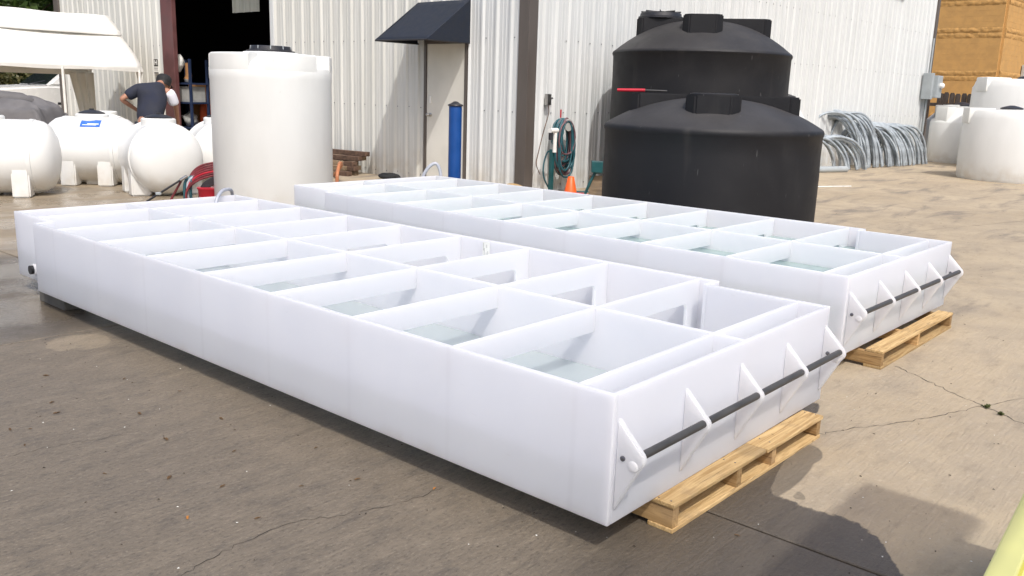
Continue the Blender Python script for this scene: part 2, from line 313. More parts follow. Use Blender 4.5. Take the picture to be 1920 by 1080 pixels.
# ------------------------------------------------------------------ mesh helpers
class MB:
    def __init__(s): s.v = []; s.f = []
    def add(s, vs, fs):
        o = len(s.v); s.v += [tuple(v) for v in vs]; s.f += [tuple(i+o for i in f) for f in fs]; return s
    def box(s, x0, x1, y0, y1, z0, z1, T=None):
        vs = [Vector((x, y, z)) for z in (z0, z1) for y in (y0, y1) for x in (x0, x1)]
        if T is not None: vs = [T @ v for v in vs]
        return s.add(vs, [(0, 2, 3, 1), (4, 5, 7, 6), (0, 1, 5, 4), (2, 6, 7, 3), (0, 4, 6, 2), (1, 3, 7, 5)])
    def bbox(s, x0, x1, y0, y1, z0, z1, b=.004, seg=2, T=None):
        bm = bmesh.new(); bmesh.ops.create_cube(bm, size=1)
        for v in bm.verts: v.co = Vector((x0+(v.co.x+.5)*(x1-x0), y0+(v.co.y+.5)*(y1-y0), z0+(v.co.z+.5)*(z1-z0)))
        b = min(b, .45*min(abs(x1-x0), abs(y1-y0), abs(z1-z0)))
        bmesh.ops.bevel(bm, geom=bm.edges[:], offset=b, segments=seg, profile=.6, affect='EDGES')
        s.bm(bm, T); return s
    def bm(s, bm, T=None):
        bm.verts.ensure_lookup_table(); bm.verts.index_update()
        s.add([(T @ v.co) if T is not None else v.co for v in bm.verts], [tuple(v.index for v in f.verts) for f in bm.faces]); bm.free(); return s
    def prism(s, pts, d0, d1, axis=0, b=0, seg=2):
        # polygon pts (a,b) extruded from d0 to d1 along axis: axis 0 -> (d,a,b), 1 -> (a,d,b), 2 -> (a,b,d)
        def P(d, q): return (d, q[0], q[1]) if axis == 0 else (q[0], d, q[1]) if axis == 1 else (q[0], q[1], d)
        bm = bmesh.new(); n = len(pts)
        a = [bm.verts.new(P(d0, q)) for q in pts]; c = [bm.verts.new(P(d1, q)) for q in pts]
        f1 = bm.faces.new(a); f2 = bm.faces.new(c[::-1])
        for i in range(n): bm.faces.new((a[i], c[i], c[(i+1) % n], a[(i+1) % n]))
        bmesh.ops.recalc_face_normals(bm, faces=bm.faces)
        if b: bmesh.ops.bevel(bm, geom=[e for e in bm.edges if (e.verts[0] in a) == (e.verts[1] in a)] if False else bm.edges[:], offset=b, segments=seg, affect='EDGES')
        s.bm(bm); return s
    def lathe(s, prof, n=32, T=None, cap=True):
        vs = []; fs = []
        for r, z in prof:
            for k in range(n):
                a = 2*math.pi*k/n; vs.append(Vector((r*math.cos(a), r*math.sin(a), z)))
        for i in range(len(prof)-1):
            for k in range(n):
                fs.append((i*n+k, i*n+(k+1) % n, (i+1)*n+(k+1) % n, (i+1)*n+k))
        if cap:
            fs.append(tuple(range(n))[::-1]); fs.append(tuple((len(prof)-1)*n+k for k in range(n)))
        if T is not None: vs = [T @ v for v in vs]
        return s.add(vs, fs)
    def tube(s, pts, r, n=8, cap=True):
        pts = [Vector(p) for p in pts]; vs = []; fs = []
        rr = r if hasattr(r, '__len__') else [r]*len(pts)
        t0 = (pts[1]-pts[0]).normalized(); up = Vector((0, 0, 1)) if abs(t0.z) < .9 else Vector((1, 0, 0))
        nx = t0.cross(up).normalized()
        for i, p in enumerate(pts):
            t = (pts[min(i+1, len(pts)-1)]-pts[max(i-1, 0)]).normalized()
            nx = (nx-t*nx.dot(t)).normalized(); ny = t.cross(nx)
            for k in range(n):
                a = 2*math.pi*k/n; vs.append(p+(nx*math.cos(a)+ny*math.sin(a))*rr[i])
        for i in range(len(pts)-1):
            for k in range(n): fs.append((i*n+k, i*n+(k+1) % n, (i+1)*n+(k+1) % n, (i+1)*n+k))
        if cap: fs.append(tuple(range(n))[::-1]); fs.append(tuple((len(pts)-1)*n+k for k in range(n)))
        return s.add(vs, fs)
    def grid(s, nu, nv, fn):
        vs = [fn(i/nu, j/nv) for j in range(nv+1) for i in range(nu+1)]
        return s.add(vs, [(j*(nu+1)+i, j*(nu+1)+i+1, (j+1)*(nu+1)+i+1, (j+1)*(nu+1)+i) for j in range(nv) for i in range(nu)])
    def mesh(s, name, m, smooth=None):
        me = bpy.data.meshes.new(name); me.from_pydata([tuple(v) for v in s.v], [], s.f); me.materials.append(m)
        bm = bmesh.new(); bm.from_mesh(me); bmesh.ops.recalc_face_normals(bm, faces=bm.faces); bm.to_mesh(me); bm.free()
        if smooth is not None:
            me.shade_smooth() if smooth >= 180 else me.set_sharp_from_angle(angle=R(smooth)) if False else None
            for p in me.polygons: p.use_smooth = True
            if smooth < 180: me.set_sharp_from_angle(angle=R(smooth))
        me.update(); return me
    def build(s, name, m, parent=None, smooth=None, loc=None, kind=None):
        o = bpy.data.objects.new(name, s.mesh(name, m, smooth)); COL.objects.link(o)
        if parent is not None: o.parent = parent
        if loc is not None: o.location = loc
        if kind: o['kind'] = kind
        return o
def tag(o, label, cat, group=None, kind=None):
    o['label'] = label; o['category'] = cat
    if group: o['group'] = group
    if kind: o['kind'] = kind
    return o
def thing(name, label, cat, loc=(0, 0, 0), rz=0, group=None):
    o = bpy.data.objects.new(name, None); COL.objects.link(o); o.location = loc; o.rotation_euler = (0, 0, rz); o.empty_display_size = .2
    return tag(o, label, cat, group)
def inst(name, mesh, parent=None, loc=(0, 0, 0), rot=(0, 0, 0), scale=None):
    o = bpy.data.objects.new(name, mesh); COL.objects.link(o); o.parent = parent; o.location = loc; o.rotation_euler = rot
    if scale: o.scale = scale
    return o
def bez(p0, p1, p2, p3, n=14):
    p0, p1, p2, p3 = map(Vector, (p0, p1, p2, p3)); out = []
    for i in range(n+1):
        t = i/n; out.append(p0*(1-t)**3+p1*3*t*(1-t)**2+p2*3*t*t*(1-t)+p3*t**3)
    return out
def smoothpath(pts, k=6):
    pts = [Vector(p) for p in pts]; out = []
    for i in range(len(pts)-1):
        a = pts[max(i-1, 0)]; b = pts[i]; c = pts[i+1]; d = pts[min(i+2, len(pts)-1)]
        for j in range(k):
            t = j/k
            out.append(.5*((2*b)+(c-a)*t+(2*a-5*b+4*c-d)*t*t+(3*b-a-3*c+d)*t**3))
    out.append(pts[-1]); return out

# ================================================================== ground
gm = MB().box(-150, 220, -120, 220, -.5, -.03); ground = gm.build('ground', M['earth'], kind='structure')
XE = [-13.2, -7.9, -2.64, 2.64, 7.9, 13.2, 18.5, 23.8, 29.1, 34.4, 39.7]; YE = [-11.2, -5.9, -.6, 5.09, 10.4, 15.6, 20.8, 26.0, 31.2, 36.4]
for i in range(len(XE)-1):
    for j in range(len(YE)-1):
        MB().bbox(XE[i]+.0065, XE[i+1]-.0065, YE[j]+.0065, YE[j+1]-.0065, -.06, 0, .004, 1).build('concrete_slab', M['concrete'], ground)
MB().box(-13.1, 39.6, -11.1, 36.3, -.031, -.012).build('joint_filler', M['joint'], ground)
# hairline cracks: thin irregular ribbons lying in the slab surface
def crack(pts, w, seed):
    rnd = random.Random(seed); P = smoothpath([(x, y, 0) for x, y in pts], 10); vs = []; fs = []
    for i, q in enumerate(P):
        t = (P[min(i+1, len(P)-1)]-P[max(i-1, 0)]).normalized(); nn = Vector((-t.y, t.x, 0))
        o = nn*rnd.uniform(-.012, .012); h = w*rnd.uniform(.15, .8)
        vs += [q+o-nn*h+Vector((0, 0, .0012)), q+o+nn*h+Vector((0, 0, .0012))]
        if i: fs.append((2*i-2, 2*i-1, 2*i+1, 2*i))
    m = MB().add(vs, fs); m.build('crack', M['joint'], ground)
crack([(4.98, 1.42), (4.79, 1.15), (4.62, .9), (4.47, .66), (4.2, .2)], .005, 1)
crack([(3.66, 1.32), (3.9, 1.21), (4.11, 1.09), (4.45, .95), (4.75, .83), (5.2, .62)], .003, 2)
crack([(1.05, 2.22), (1.15, 2.25), (1.35, 2.29), (1.58, 2.28), (1.82, 2.17), (2.1, 2.12)], .0025, 3)
crack([(1.0, 3.52), (1.2, 3.5), (1.37, 3.46), (1.52, 3.42)], .0015, 4)
crack([(9.9, 3.3), (11.3, 2.9), (13.6, 2.2)], .006, 5)

# ================================================================== metal-clad building
# two clad faces: face A on the plane x = 9.84 running along +y, face B running from the corner at 3 degrees off +x
bld = thing('metal_building', 'white corrugated metal workshop building with dark corner trim, cream door and open bay', 'building', (9.84, 8.32, 0))
PITCH = .28; H = 5.2
def sheet_profile(s0, s1):
    pts = []; k = math.floor(s0/PITCH)-1
    prof = [(0, 0), (.030, .030), (.060, .030), (.090, 0), (.140, 0), (.147, .005), (.157, .005), (.164, 0), (.205, 0), (.212, .005), (.222, .005), (.229, 0)]
    while k*PITCH <= s1:
        for a, d in prof: pts.append((k*PITCH+a, d))
        k += 1
    def at(s):
        for (a, d), (b, e) in zip(pts, pts[1:]):
            if a <= s <= b: return d+(e-d)*(s-a)/max(1e-9, b-a)
        return 0
    return [(s0, at(s0))]+[q for q in pts if s0 < q[0] < s1]+[(s1, at(s1))]
def sheets(s0, s1, z0, z1, T, mat, parent):
    w = PITCH*3; s = s0; i = 0
    while s < s1-.02:
        e = min(s1, (math.floor(s/w+1e-4)+1)*w)
        if s1-e < .05: e = s1
        off = .0015*(i % 2); pr = sheet_profile(s, e)
        vs = []; fs = []
        for k, (a, d) in enumerate(pr):
            vs += [T @ Vector((a, -(d+off+.004), z0)), T @ Vector((a, -(d+off+.004), z1))]
            if k: fs.append((2*k-2, 2*k, 2*k+1, 2*k-1))
        MB().add(vs, fs).build('wall_panel', mat, parent); s = e; i += 1
# local frames (relative to the building empty at the corner)
TA = Matrix(((0, 1, 0, 0), (1, 0, 0, 0), (0, 0, 1, 0), (0, 0, 0, 1)))        # s -> +y, outward (-d) -> -x
TB = Matrix.Rotation(R(-3), 4, 'Z')                                          # s -> +x', outward -> -y'
yl = lambda y: y-8.32
sheets(.15, yl(9.47), .0, H, TA, M['panel2'], bld)
sheets(yl(9.47), yl(10.44), 2.22, H, TA, M['panel'], bld)
sheets(yl(10.44), yl(14.55), .0, H, TA, M['panel'], bld)
sheets(yl(14.55), yl(18.8), 3.9, H, TA, M['panel'], bld)
sheets(yl(18.8), yl(24.0), .0, H, TA, M['panel'], bld)
sheets(.13, 15.85, .0, H, TB, M['panel2'], bld)
# thickness behind the sheets
MB().box(.0, .1, .13, yl(9.47), 0, H).box(0, .1, yl(9.47), yl(10.44), 2.22, H).box(0, .1, yl(10.44), yl(14.55), 0, H).box(0, .1, yl(14.55), yl(18.8), 3.9, H).box(0, .1, yl(18.8), yl(24), 0, H).build('inner_wall', M['inside'], bld)
MB().box(.13, 15.8, .02, .12, 0, H, TB).build('inner_wall', M['inside'], bld)
MB().box(.1, 15.9, 15.6, 15.7, 0, H).box(15.9, 16, -.6, 15.7, 0, H).build('rear_wall', M['inside'], bld)
MB().box(-.1, 16.1, -1.0, 15.8, H+.005, H+.2).build('roof', M['panel2'], bld)
MB().box(.1, 15.9, .3, 15.6, .003, .012).build('shop_floor', M['inside'], bld)
MB().bbox(-.045, .148, -.045, -.02, 0, H, .004).bbox(-.045, -.02, -.02, .148, 0, H, .004).build('corner_trim', M['trim'], bld)
MB().bbox(15.82, 15.95, -.05, .1, 0, H, .01, T=TB).build('corner_trim', M['trim'], bld)
MB().bbox(-.05, .1, yl(23.97), yl(24.25), 0, H, .01).build('corner_trim', M['trim'], bld)
# bay jambs and header
MB().bbox(-.045, .05, yl(18.27), yl(18.76), 0, 3.9, .01).build('bay_jamb', M['maroon'], bld)
MB().bbox(-.05, .12, yl(14.52), yl(14.64), 0, 3.9, .006).build('bay_jamb', M['panel2'], bld)
MB().bbox(-.05, .25, yl(14.64), yl(18.27), 3.75, 3.9, .01).build('bay_header', M['maroon'], bld)
# door
dr = MB().bbox(-.035, .03, yl(9.54), yl(10.37), .03, 2.15, .004).build('door', M['door'], bld)
MB().lathe([(.028, 0), (.028, .012), (.012, .02), (.012, .04), (.027, .05), (.03, .07), (.022, .085), (.004, .09)], 16, Matrix.Translation((-.035, yl(10.28), 1.06)) @ Matrix.Rotation(R(-90), 4, 'Y')).build('door_knob', M['steel'], dr, 60)
MB().bbox(-.052, -.035, yl(10.26), yl(10.30), 1.24, 1.35, .006).build('keypad', M['pvc'], dr)
MB().bbox(-.05, .03, yl(10.375), yl(10.43), 0, 2.21, .003).bbox(-.05, .03, yl(9.485), yl(9.535), 0, 2.21, .003).bbox(-.05, .03, yl(9.535), yl(10.375), 2.155, 2.21, .003).build('door_frame', M['trim'], bld)
# awning
aw = MB()
y0, y1 = yl(9.43), yl(10.58)
aw.grid(14, 10, lambda a, b: (-.93+.885*b, y0+(y1-y0)*a, 2.155+.625*b-.012*math.sin(math.pi*b)*(1-.5*abs(math.sin(a*math.pi)))))
awn = aw.build('awning', M['canvas_navy'], bld, 40)
m_ = awn.modifiers.new('thick', 'SOLIDIFY'); m_.thickness = .006
for yy in (y0, y1):
    MB().add([(-.93, yy, 2.155), (-.045, yy, 2.155), (-.045, yy, 2.78)], [(0, 1, 2)]).build('awning_side', M['canvas_navy'], awn)
MB().tube([(-.925, y0+.01, 2.15), (-.925, y1-.01, 2.15)], .012).tube([(-.925, y0+.012, 2.15), (-.04, y0+.012, 2.15)], .012).tube([(-.925, y1-.012, 2.15), (-.04, y1-.012, 2.15)], .012).build('awning_frame', M['dark'], awn)
# sheet screws
sw = MB()
def screw(T, s, z, d=.006):
    sw.box(s-.007, s+.007, -.012-d, -.004-d, z-.007, z+.007, T)
rn = random.Random(3)
for z in (.09, 1.17, 2.22, 3.3):
    k = 2
    while k*PITCH < 15.6:
        if rn.random() < .85: screw(TB, k*PITCH-.03, z+rn.uniform(-.01, .01))
        k += 1
    k = 1
    while k*PITCH < yl(24):
        s = k*PITCH-.03
        bay = yl(14.4) < s < yl(18.9); dd = yl(9.4) < s < yl(10.5)
        if not bay and not dd and rn.random() < .85: screw(TA, s, z+rn.uniform(-.01, .01))
        k += 1
sw.build('panel_screws', M['bolt'], bld, kind='stuff')
# louvre vent high on face B
vt = MB()
vt.bbox(12.3, 13.5, -.06, -.036, 4.0, 4.6, .005, T=TB)
for k in range(6): vt.box(12.36, 13.44, -.075, -.058, 4.04+k*.09, 4.10+k*.09, TB)
vt.build('wall_vent', M['panel2'], bld)
# meter box at the far end of face B
mt = thing('meter_box', 'grey electrical meter box at the far end of the white corrugated wall', 'meter box', (9.84, 8.32, 0), R(-3))
MB().bbox(15.35, 15.5, -.30, -.05, 1.62, 2.30, .01).build('back_box', M['meter'], mt)
MB().bbox(15.5, 15.86, -.40, -.06, 1.66, 2.24, .02).build('meter_case', M['meter'], mt)
MB().lathe([(.075, 0), (.075, .05), (.05, .09), (.02, .1)], 18, Matrix.Translation((15.72, -.40, 1.98)) @ Matrix.Rotation(R(90), 4, 'X')).build('meter_dial', M['pvc'], mt, 50)
MB().tube([(15.6, -.12, 1.64), (15.6, -.12, .0)], .03).tube([(15.6, -.12, 2.3), (15.6, -.12, 3.2)], .022).build('conduit', M['meter'], mt, 60)
# sign beside the bay: white H on black above a lettered strip
sg = thing('wall_sign', 'small black sign with white letter H over a white strip beside the maroon bay jamb', 'sign', (9.80, 19.06, 1.77))
MB().bbox(-.012, 0, -.10, .10, -.16, .17, .002).build('sign_plate', M['paper'], sg)
MB().box(-.014, -.0125, -.092, .092, .005, .16).box(-.014, -.0125, -.092, .092, -.15, -.125).build('black_field', M['black_ink'], sg)
MB().box(-.0155, -.0142, .035, .065, .03, .14).box(-.0155, -.0142, -.055, -.025, .03, .14).box(-.0155, -.0142, -.025, .035, .075, .10).build('letter', M['paper'], sg)
MB().box(-.014, -.0125, -.085, .085, -.045, -.03).box(-.014, -.0125, -.085, .085, -.08, -.068).build('print_lines', M['ink'], sg)

# ------------------------------------------------------------------ things inside the bay
rk = thing('storage_rack', 'navy steel shelf rack just inside the open bay beside the maroon jamb', 'rack', (10.36, 18.74, 0), R(-75))
for sx in (-.32, .32):
    for sy in (-.25, .25): MB().bbox(sx-.025, sx+.025, sy-.025, sy+.025, 0, 1.95, .004).build('upright', M['rackblue'], rk)
for z in (.45, 1.0, 1.42): MB().bbox(-.35, .35, -.28, .28, z-.02, z+.02, .004).build('shelf', M['rackblue'], rk)
cx = thing('grey_bin', 'pale grey open storage bin on the middle shelf of the navy rack', 'bin', (10.36, 18.74, 1.02), R(-75))
MB().bbox(-.28, .28, -.22, .22, 0, .03, .01).bbox(-.28, .28, -.22, -.19, .03, .34, .01).bbox(-.28, .28, .19, .22, .03, .34, .01).bbox(-.28, -.25, -.19, .19, .03, .34, .01).bbox(.25, .28, -.19, .19, .03, .34, .01).build('bin_body', M['greyplas'], cx)
def blob(name, label, cat, loc, s, mat, seed, group=None):
    bm = bmesh.new(); bmesh.ops.create_icosphere(bm, subdivisions=3, radius=1)
    for v in bm.verts:
        n = mnoise.noise(v.co*1.6+Vector((seed, 0, 0)))*.35+mnoise.noise(v.co*4+Vector((0, seed, 0)))*.12
        v.co = Vector((v.co.x*s[0], v.co.y*s[1], v.co.z*s[2]))*(1+n)
    mz = min(v.co.z for v in bm.verts)
    for v in bm.verts: v.co.z -= mz
    o = MB().bm(bm).build(name, mat, None, 180, loc); tag(o, label, cat, group); return o
blob('cloth_bundle', 'crumpled pale bag on the lowest shelf of the navy rack', 'bag', (10.36, 18.74, .47), (.17, .17, .15), M['greyplas'], 3)
blob('plastic_bag', 'white plastic bag hanging at the top of the navy rack', 'bag', (10.12, 18.66, 1.66), (.10, .10, .17), M['paper'], 8)
ft = thing('leather_glove', 'brown and white work sleeve hanging from the top of the navy rack', 'work sleeve', (10.22, 18.50, 1.45))
MB().tube([(0, 0, .42), (.01, 0, .3), (.02, -.01, .15), (.0, 0, .06)], [.05, .06, .07, .085], 12).build('sleeve', M['card'], ft, 60)
MB().tube([(0, 0, .058), (-.01, 0, 0)], [.086, .05], 12).build('cuff', M['paper'], ft, 60)
for i, (z0, z1, lab) in enumerate(((.0, .62, 'lower brown cardboard carton stacked inside the bay'), (.622, 1.42, 'upper brown cardboard carton stacked inside the bay'))):
    b = thing('cardboard_carton', lab, 'carton', (11.15, 19.35, z0), R(-28), 'cartons stacked inside the bay')
    MB().bbox(-.42, .42, -.40, .40, 0, z1-z0, .008).build('carton_box', M['card'], b)
    MB().box(-.43, .43, -.03, .03, z1-z0+.0005, z1-z0+.003).box(-.4225, -.42, -.03, .03, (z1-z0)*.6, z1-z0).build('packing_tape', M['timber'], b)
oc = MB().grid(10, 14, lambda a, b: (10.62+.2*a, 18.75-.14*a+.02*math.sin(9*a+4*b), .35+.65*b)).build('orange_cloth', M['orangecloth'], None, 180)
oc.modifiers.new('t', 'SOLIDIFY').thickness = .01; tag(oc, 'orange cloth hanging between the navy rack and the cartons', 'cloth')
hs = MB(); pr = sheet_profile(0, 1.0)
for k in range(len(pr)-1):
    a, b = pr[k], pr[k+1]
    hs.add([(a[1], a[0], 0), (b[1], b[0], 0), (b[1], b[0], 1.5), (a[1], a[0], 1.5)], [(0, 1, 2, 3)])
ho = hs.build('hanging_panel', M['liner'], None, None, (10.5, 16.05, 2.90)); ho.modifiers.new('t', 'SOLIDIFY').thickness = .004
tag(ho, 'pale corrugated panel hanging high inside the dark bay', 'panel')

# ================================================================== plastic raceway tanks
def rounded_plate(u, t, w0, w1, z0, z1, hole=None):
    m = MB()
    if hole is None: return m.bbox(w0, w1, u-t/2, u+t/2, z0, z1, .003)
    h0, h1, hz0, hz1, rr = hole
    ring = []
    for cx_, cz_, a0 in ((h1-rr, hz1-rr, 0), (h0+rr, hz1-rr, 90), (h0+rr, hz0+rr, 180), (h1-rr, hz0+rr, 270)):
        for k in range(7):
            a = R(a0+90*k/6); ring.append((cx_+rr*math.cos(a), cz_+rr*math.sin(a)))
    outer = []
    for i, (px, pz) in enumerate(ring):
        q = i//7; k = i % 7
        c = [(w1, z1), (w0, z1), (w0, z0), (w1, z0)][q]
        e = [(w1, pz), (px, z1)] if q == 0 else [(px, z1), (w0, pz)] if q == 1 else [(w0, pz), (px, z0)] if q == 2 else [(px, z0), (w1, pz)]
        outer.append(c if k == 3 else (e[0] if k < 3 else e[1]))
    n = len(ring); vs = []; fs = []
    for yy in (u-t/2, u+t/2):
        vs += [(x, yy, z) for x, z in ring]+[(x, yy, z) for x, z in outer]
    o = 2*n
    for i in range(n):
        j = (i+1) % n
        fs += [(i, j, n+j, n+i), (o+i, o+n+i, o+n+j, o+j), (i, o+i, o+j, j), (n+i, n+j, o+n+j, o+n+i)]
    return m.add(vs, fs)
def raceway(loc, rz, L, ln, W, nw, g, zt, zb, sp, label, noseo):
    t = thing('raceway_tank', label, 'fish tank', loc, rz, 'white plastic raceway tanks')
    hd = M['hdpe']; th = .019; B = .004
    def panel(name, x0, x1, y0, y1, z0=zb, z1=zt, b=B): return MB().bbox(x0, x1, y0, y1, z0, z1, b).build(name, hd, t, 40)
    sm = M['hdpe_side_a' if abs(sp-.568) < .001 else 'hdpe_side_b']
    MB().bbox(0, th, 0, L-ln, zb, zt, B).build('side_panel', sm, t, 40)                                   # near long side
    panel('side_panel', W-th, W, ln, L)                                   # far long side
    panel('side_panel', nw, nw+th, L-ln+.0005, L)                         # inset at the far end
    panel('side_panel', W-nw-th, W-nw, 0, ln-.0005)                       # inset at the near end
    panel('notch_panel', th+.0005, nw+th, L-ln-th, L-ln)
    panel('notch_panel', W-nw-th, W-th-.0005, ln, ln+th)
    panel('end_panel', th+.0005, W-nw-th-.0005, 0, th, zt-(zt-zb), zt-.001)
    panel('end_panel', nw+th+.0005, W-th-.0005, L-th, L, zb, zt-.001)
    MB().bbox(g-.009, g+.009, th+.0005, L-th-.0005, zb+.015, zt-.002, B).build('divider', M['hdpe_thin'], t, 40)
    MB().prism([(th, .002), (W-nw-th, .002), (W-nw-th, ln), (W-th, ln+th), (W-th, L-th), (nw+th, L-th), (nw+th, L-ln), (th, L-ln-th)], zb+.001, zb+.014, 2).build('floor_panel', hd, t)
    for k in range(9):
        u = .15+sp*k
        w0 = th+.001 if u < L-ln-.03 else nw+th+.001
        w1 = W-nw-th-.001 if u < ln else W-th-.001
        rounded_plate(u, .017, w0, g-.010, zt-.112, zt-.004).build('baffle', M['hdpe_thin'], t, 40)
        if k == 0: rounded_plate(u, .017, g+.010, w1, zt-.112, zt-.004).build('baffle', M['hdpe_thin'], t, 40)
        else: rounded_plate(u, .017, g+.010, w1, zb+.015, zt-.004, (g+.12, w1-.11, zb+.10, zt-.115, .035)).build('baffle', M['hdpe_thin'], t, 40)
    # lifting gussets with a rod through them on the near end
    prof = [(-.0008, zt-.080)]
    for k in range(9):
        a = R(62-13.5*k*1.12); prof.append((-.072-.032*math.cos(a), zt-.197+.034*math.sin(a)))
    prof.append((-.0008, zb+.045))
    xs = [.035+(W-nw-.07)*k/4 for k in range(5)]
    for i, x in enumerate(xs):
        gs = MB().prism(prof, x-.011, x+.011, 0, .004, 2).build('gusset', M['hdpe_thin'], t, 40)
        if i in (0, 4):
            MB().lathe([(.009, 0), (.009, .004), (.006, .006)], 12, Matrix.Translation((x-.011, -.028, zt-.205)) @ Matrix.Rotation(R(-90), 4, 'Y')).build('bolt', M['bolt'], gs, 40)
            MB().lathe([(.019, 0), (.018, .002), (.014, .004), (.005, .0045)], 20, Matrix.Translation((x-.011, -.066, zt-.222)) @ Matrix.Rotation(R(-90), 4, 'Y')).build('rod_boss', M['hdpe_thin'], gs, 50)
    for a, b in zip(xs, xs[1:]):
        MB().tube([(a+.0115, -.079, zt-.190), (b-.0115, -.079, zt-.190)], .0135, 14).build('rod', M['pipe'], t, 50)
    # drain stub on the inset side
    ds = MB().tube([(nw-.002, L-ln+.28, zb+.085), (nw-.03, L-ln+.28, zb+.085)], .038, 20).build('drain_collar', hd, t, 50)
    MB().tube([(nw-.031, L-ln+.28, zb+.085), (nw-.05, L-ln+.28, zb+.085)], .030, 20).build('drain_plug', M['dark'], ds, 50)
    return t
ZT, ZB = .545, .106
T1P = dict(L=5.039, ln=.61, W=1.811, nw=.111, g=.897); T2P = dict(L=5.226, ln=.62, W=1.896, nw=.103, g=.908)
t1 = raceway((2.12, 1.40, 0), 0, zt=ZT, zb=ZB, sp=.568, label='nearer white plastic raceway tank with low water and a paper tag', noseo=0, **T1P)
t2 = raceway((4.571, 1.595, 0), R(-1.05), zt=ZT, zb=ZB, sp=.592, label='farther white plastic raceway tank, fuller of greenish water, by the black tanks', noseo=0, **T2P)
def water(loc, rz, L, ln, W, nw, g, lvl, label):
    e = .023
    o = MB().prism([(e, e), (W-nw-e, e), (W-nw-e, ln+e), (W-e, ln+e), (W-e, L-e), (nw+e, L-e), (nw+e, L-ln-e), (e, L-ln-e)], ZB+.017, lvl, 2).build('water', M['water'], None, None, loc)
    o.rotation_euler = (0, 0, rz); o['label'] = label; o['kind'] = 'structure'
water((2.12, 1.40, 0), 0, lvl=.272, label='shallow clear water in the nearer raceway tank', **T1P)
M['water'] = mk_water('greenish_water', (.87, .97, .955), (.76, .93, .905))
water((4.571, 1.595, 0), R(-1.05), lvl=.405, label='deeper greenish water in the farther raceway tank', **T2P)
# paper tag inside the far side of the nearer tank
pt = thing('paper_tag', 'white printed paper tag stuck inside the far side of the nearer raceway tank', 'tag', (3.912, 3.592, .497))
MB().box(-.0025, -.0005, -.028, .028, -.085, .035).build('tag_sheet', M['paper'], pt)
pl = MB()
for k, (yy, z0, z1) in enumerate(((.020, -.02, .028), (.014, -.08, -.005), (-.006, .0, .02), (-.002, -.06, -.03), (-.016, -.045, -.02))): pl.box(-.0035, -.0026, yy-.0016, yy+.0016, z0, z1)
pl.build('print_lines', M['ink'], pt)
# hoses hooked over the far ends
h1 = MB().tube(smoothpath([(3.64, 6.33, .30), (3.68, 6.34, .46), (3.72, 6.36, .545), (3.79, 6.41, .585), (3.86, 6.45, .592), (3.93, 6.50, .572), (3.97, 6.55, .48), (3.99, 6.57, .2), (4.0, 6.6, .03), (4.1, 6.9, .016)], 6), .014, 12).build('grey_hose', M['greypvc'], None, 60)
tag(h1, 'grey hose arched over the far corner of the nearer raceway tank', 'hose', 'grey fill hoses')
h2 = MB().tube(smoothpath([(6.70, 6.74, .32), (6.70, 6.745, .46), (6.695, 6.76, .60), (6.66, 6.80, .672), (6.59, 6.86, .60), (6.54, 6.92, .40), (6.52, 6.96, .1), (6.5, 7.1, .02), (6.4, 7.6, .015)], 6), .018, 12).build('grey_hose', M['greypvc'], None, 60)
tag(h2, 'pale grey hose bent steeply over the far end of the farther raceway tank', 'hose', 'grey fill hoses')
h2.location.x = -.10
MB().tube(smoothpath([(6.70, 6.72, .36), (6.715, 6.72, .42), (6.72, 6.735, .47)], 5), .009, 8).build('tie_strap', M['teal'], h2, 60)

# ------------------------------------------------------------------ pallets
def pallet(loc, Wd, Dp, h, xs, split, label, rz=0):
    p = thing('wooden_pallet', label, 'pallet', loc, rz, 'pine pallets under the raceway tanks')
    tb = .016
    for x in xs: MB().bbox(x-.018, x+.018, .003, Dp, tb+.001, h-tb-.001, .002).build('stringer', M['pine_y'], p)
    n = 7; bw = .095
    for k in range(n):
        y = (Dp-bw)*k/(n-1)
        dx = random.uniform(-.006, .006)
        if k == 0 and split:
            MB().bbox(dx, split-.003, y, y+bw, h-tb, h, .003).build('deck_board', M['pine_x'], p)
            MB().bbox(split, Wd+dx, y-.006, y+bw-.004, h-tb, h, .003).build('deck_board', M['pine_x'], p)
        else: MB().bbox(dx, Wd+dx, y, y+bw, h-tb, h, .003).build('deck_board', M['pine_x'], p)
    nl = MB()
    for x in xs:
        for y in (.025, .07): nl.lathe([(.0035, h), (.0035, h+.0012), (.001, h+.0015)], 8, Matrix.Translation((x+random.uniform(-.006, .006), y, 0)))
    nl.build('nail_heads', M['bolt'], p)
    for y in (0, Dp*.5-.05, Dp-.1): MB().bbox(random.uniform(-.004, .004), Wd, y, y+.1, 0, tb, .003).build('bottom_board', M['pine_x'], p)
    return p
pallet((2.405, 1.325, 0), 1.215, 1.0, .105, (.02, .47, .76, 1.195), .68, 'pine pallet under the near end of the nearer raceway tank, with four stringers', R(-.8))
pallet((4.846, 1.46, 0), 1.32, 1.0, .105, (.02, .64, 1.30), 0, 'pine pallet under the near end of the farther raceway tank, with three stringers', R(-.6))
for nm, lab, loc in (('concrete_block', 'grey concrete block under the left end of the nearer raceway tank', (2.19, 5.62, 0)), ('concrete_block', 'grey concrete block under the back of the farther raceway tank', (4.9, 5.9, 0))):
    b = thing(nm, lab, 'block', loc, 0, 'concrete support blocks')
    MB().bbox(0, .19, 0, .39, 0, .104, .006).build('block_body', M['rough_block'], b)
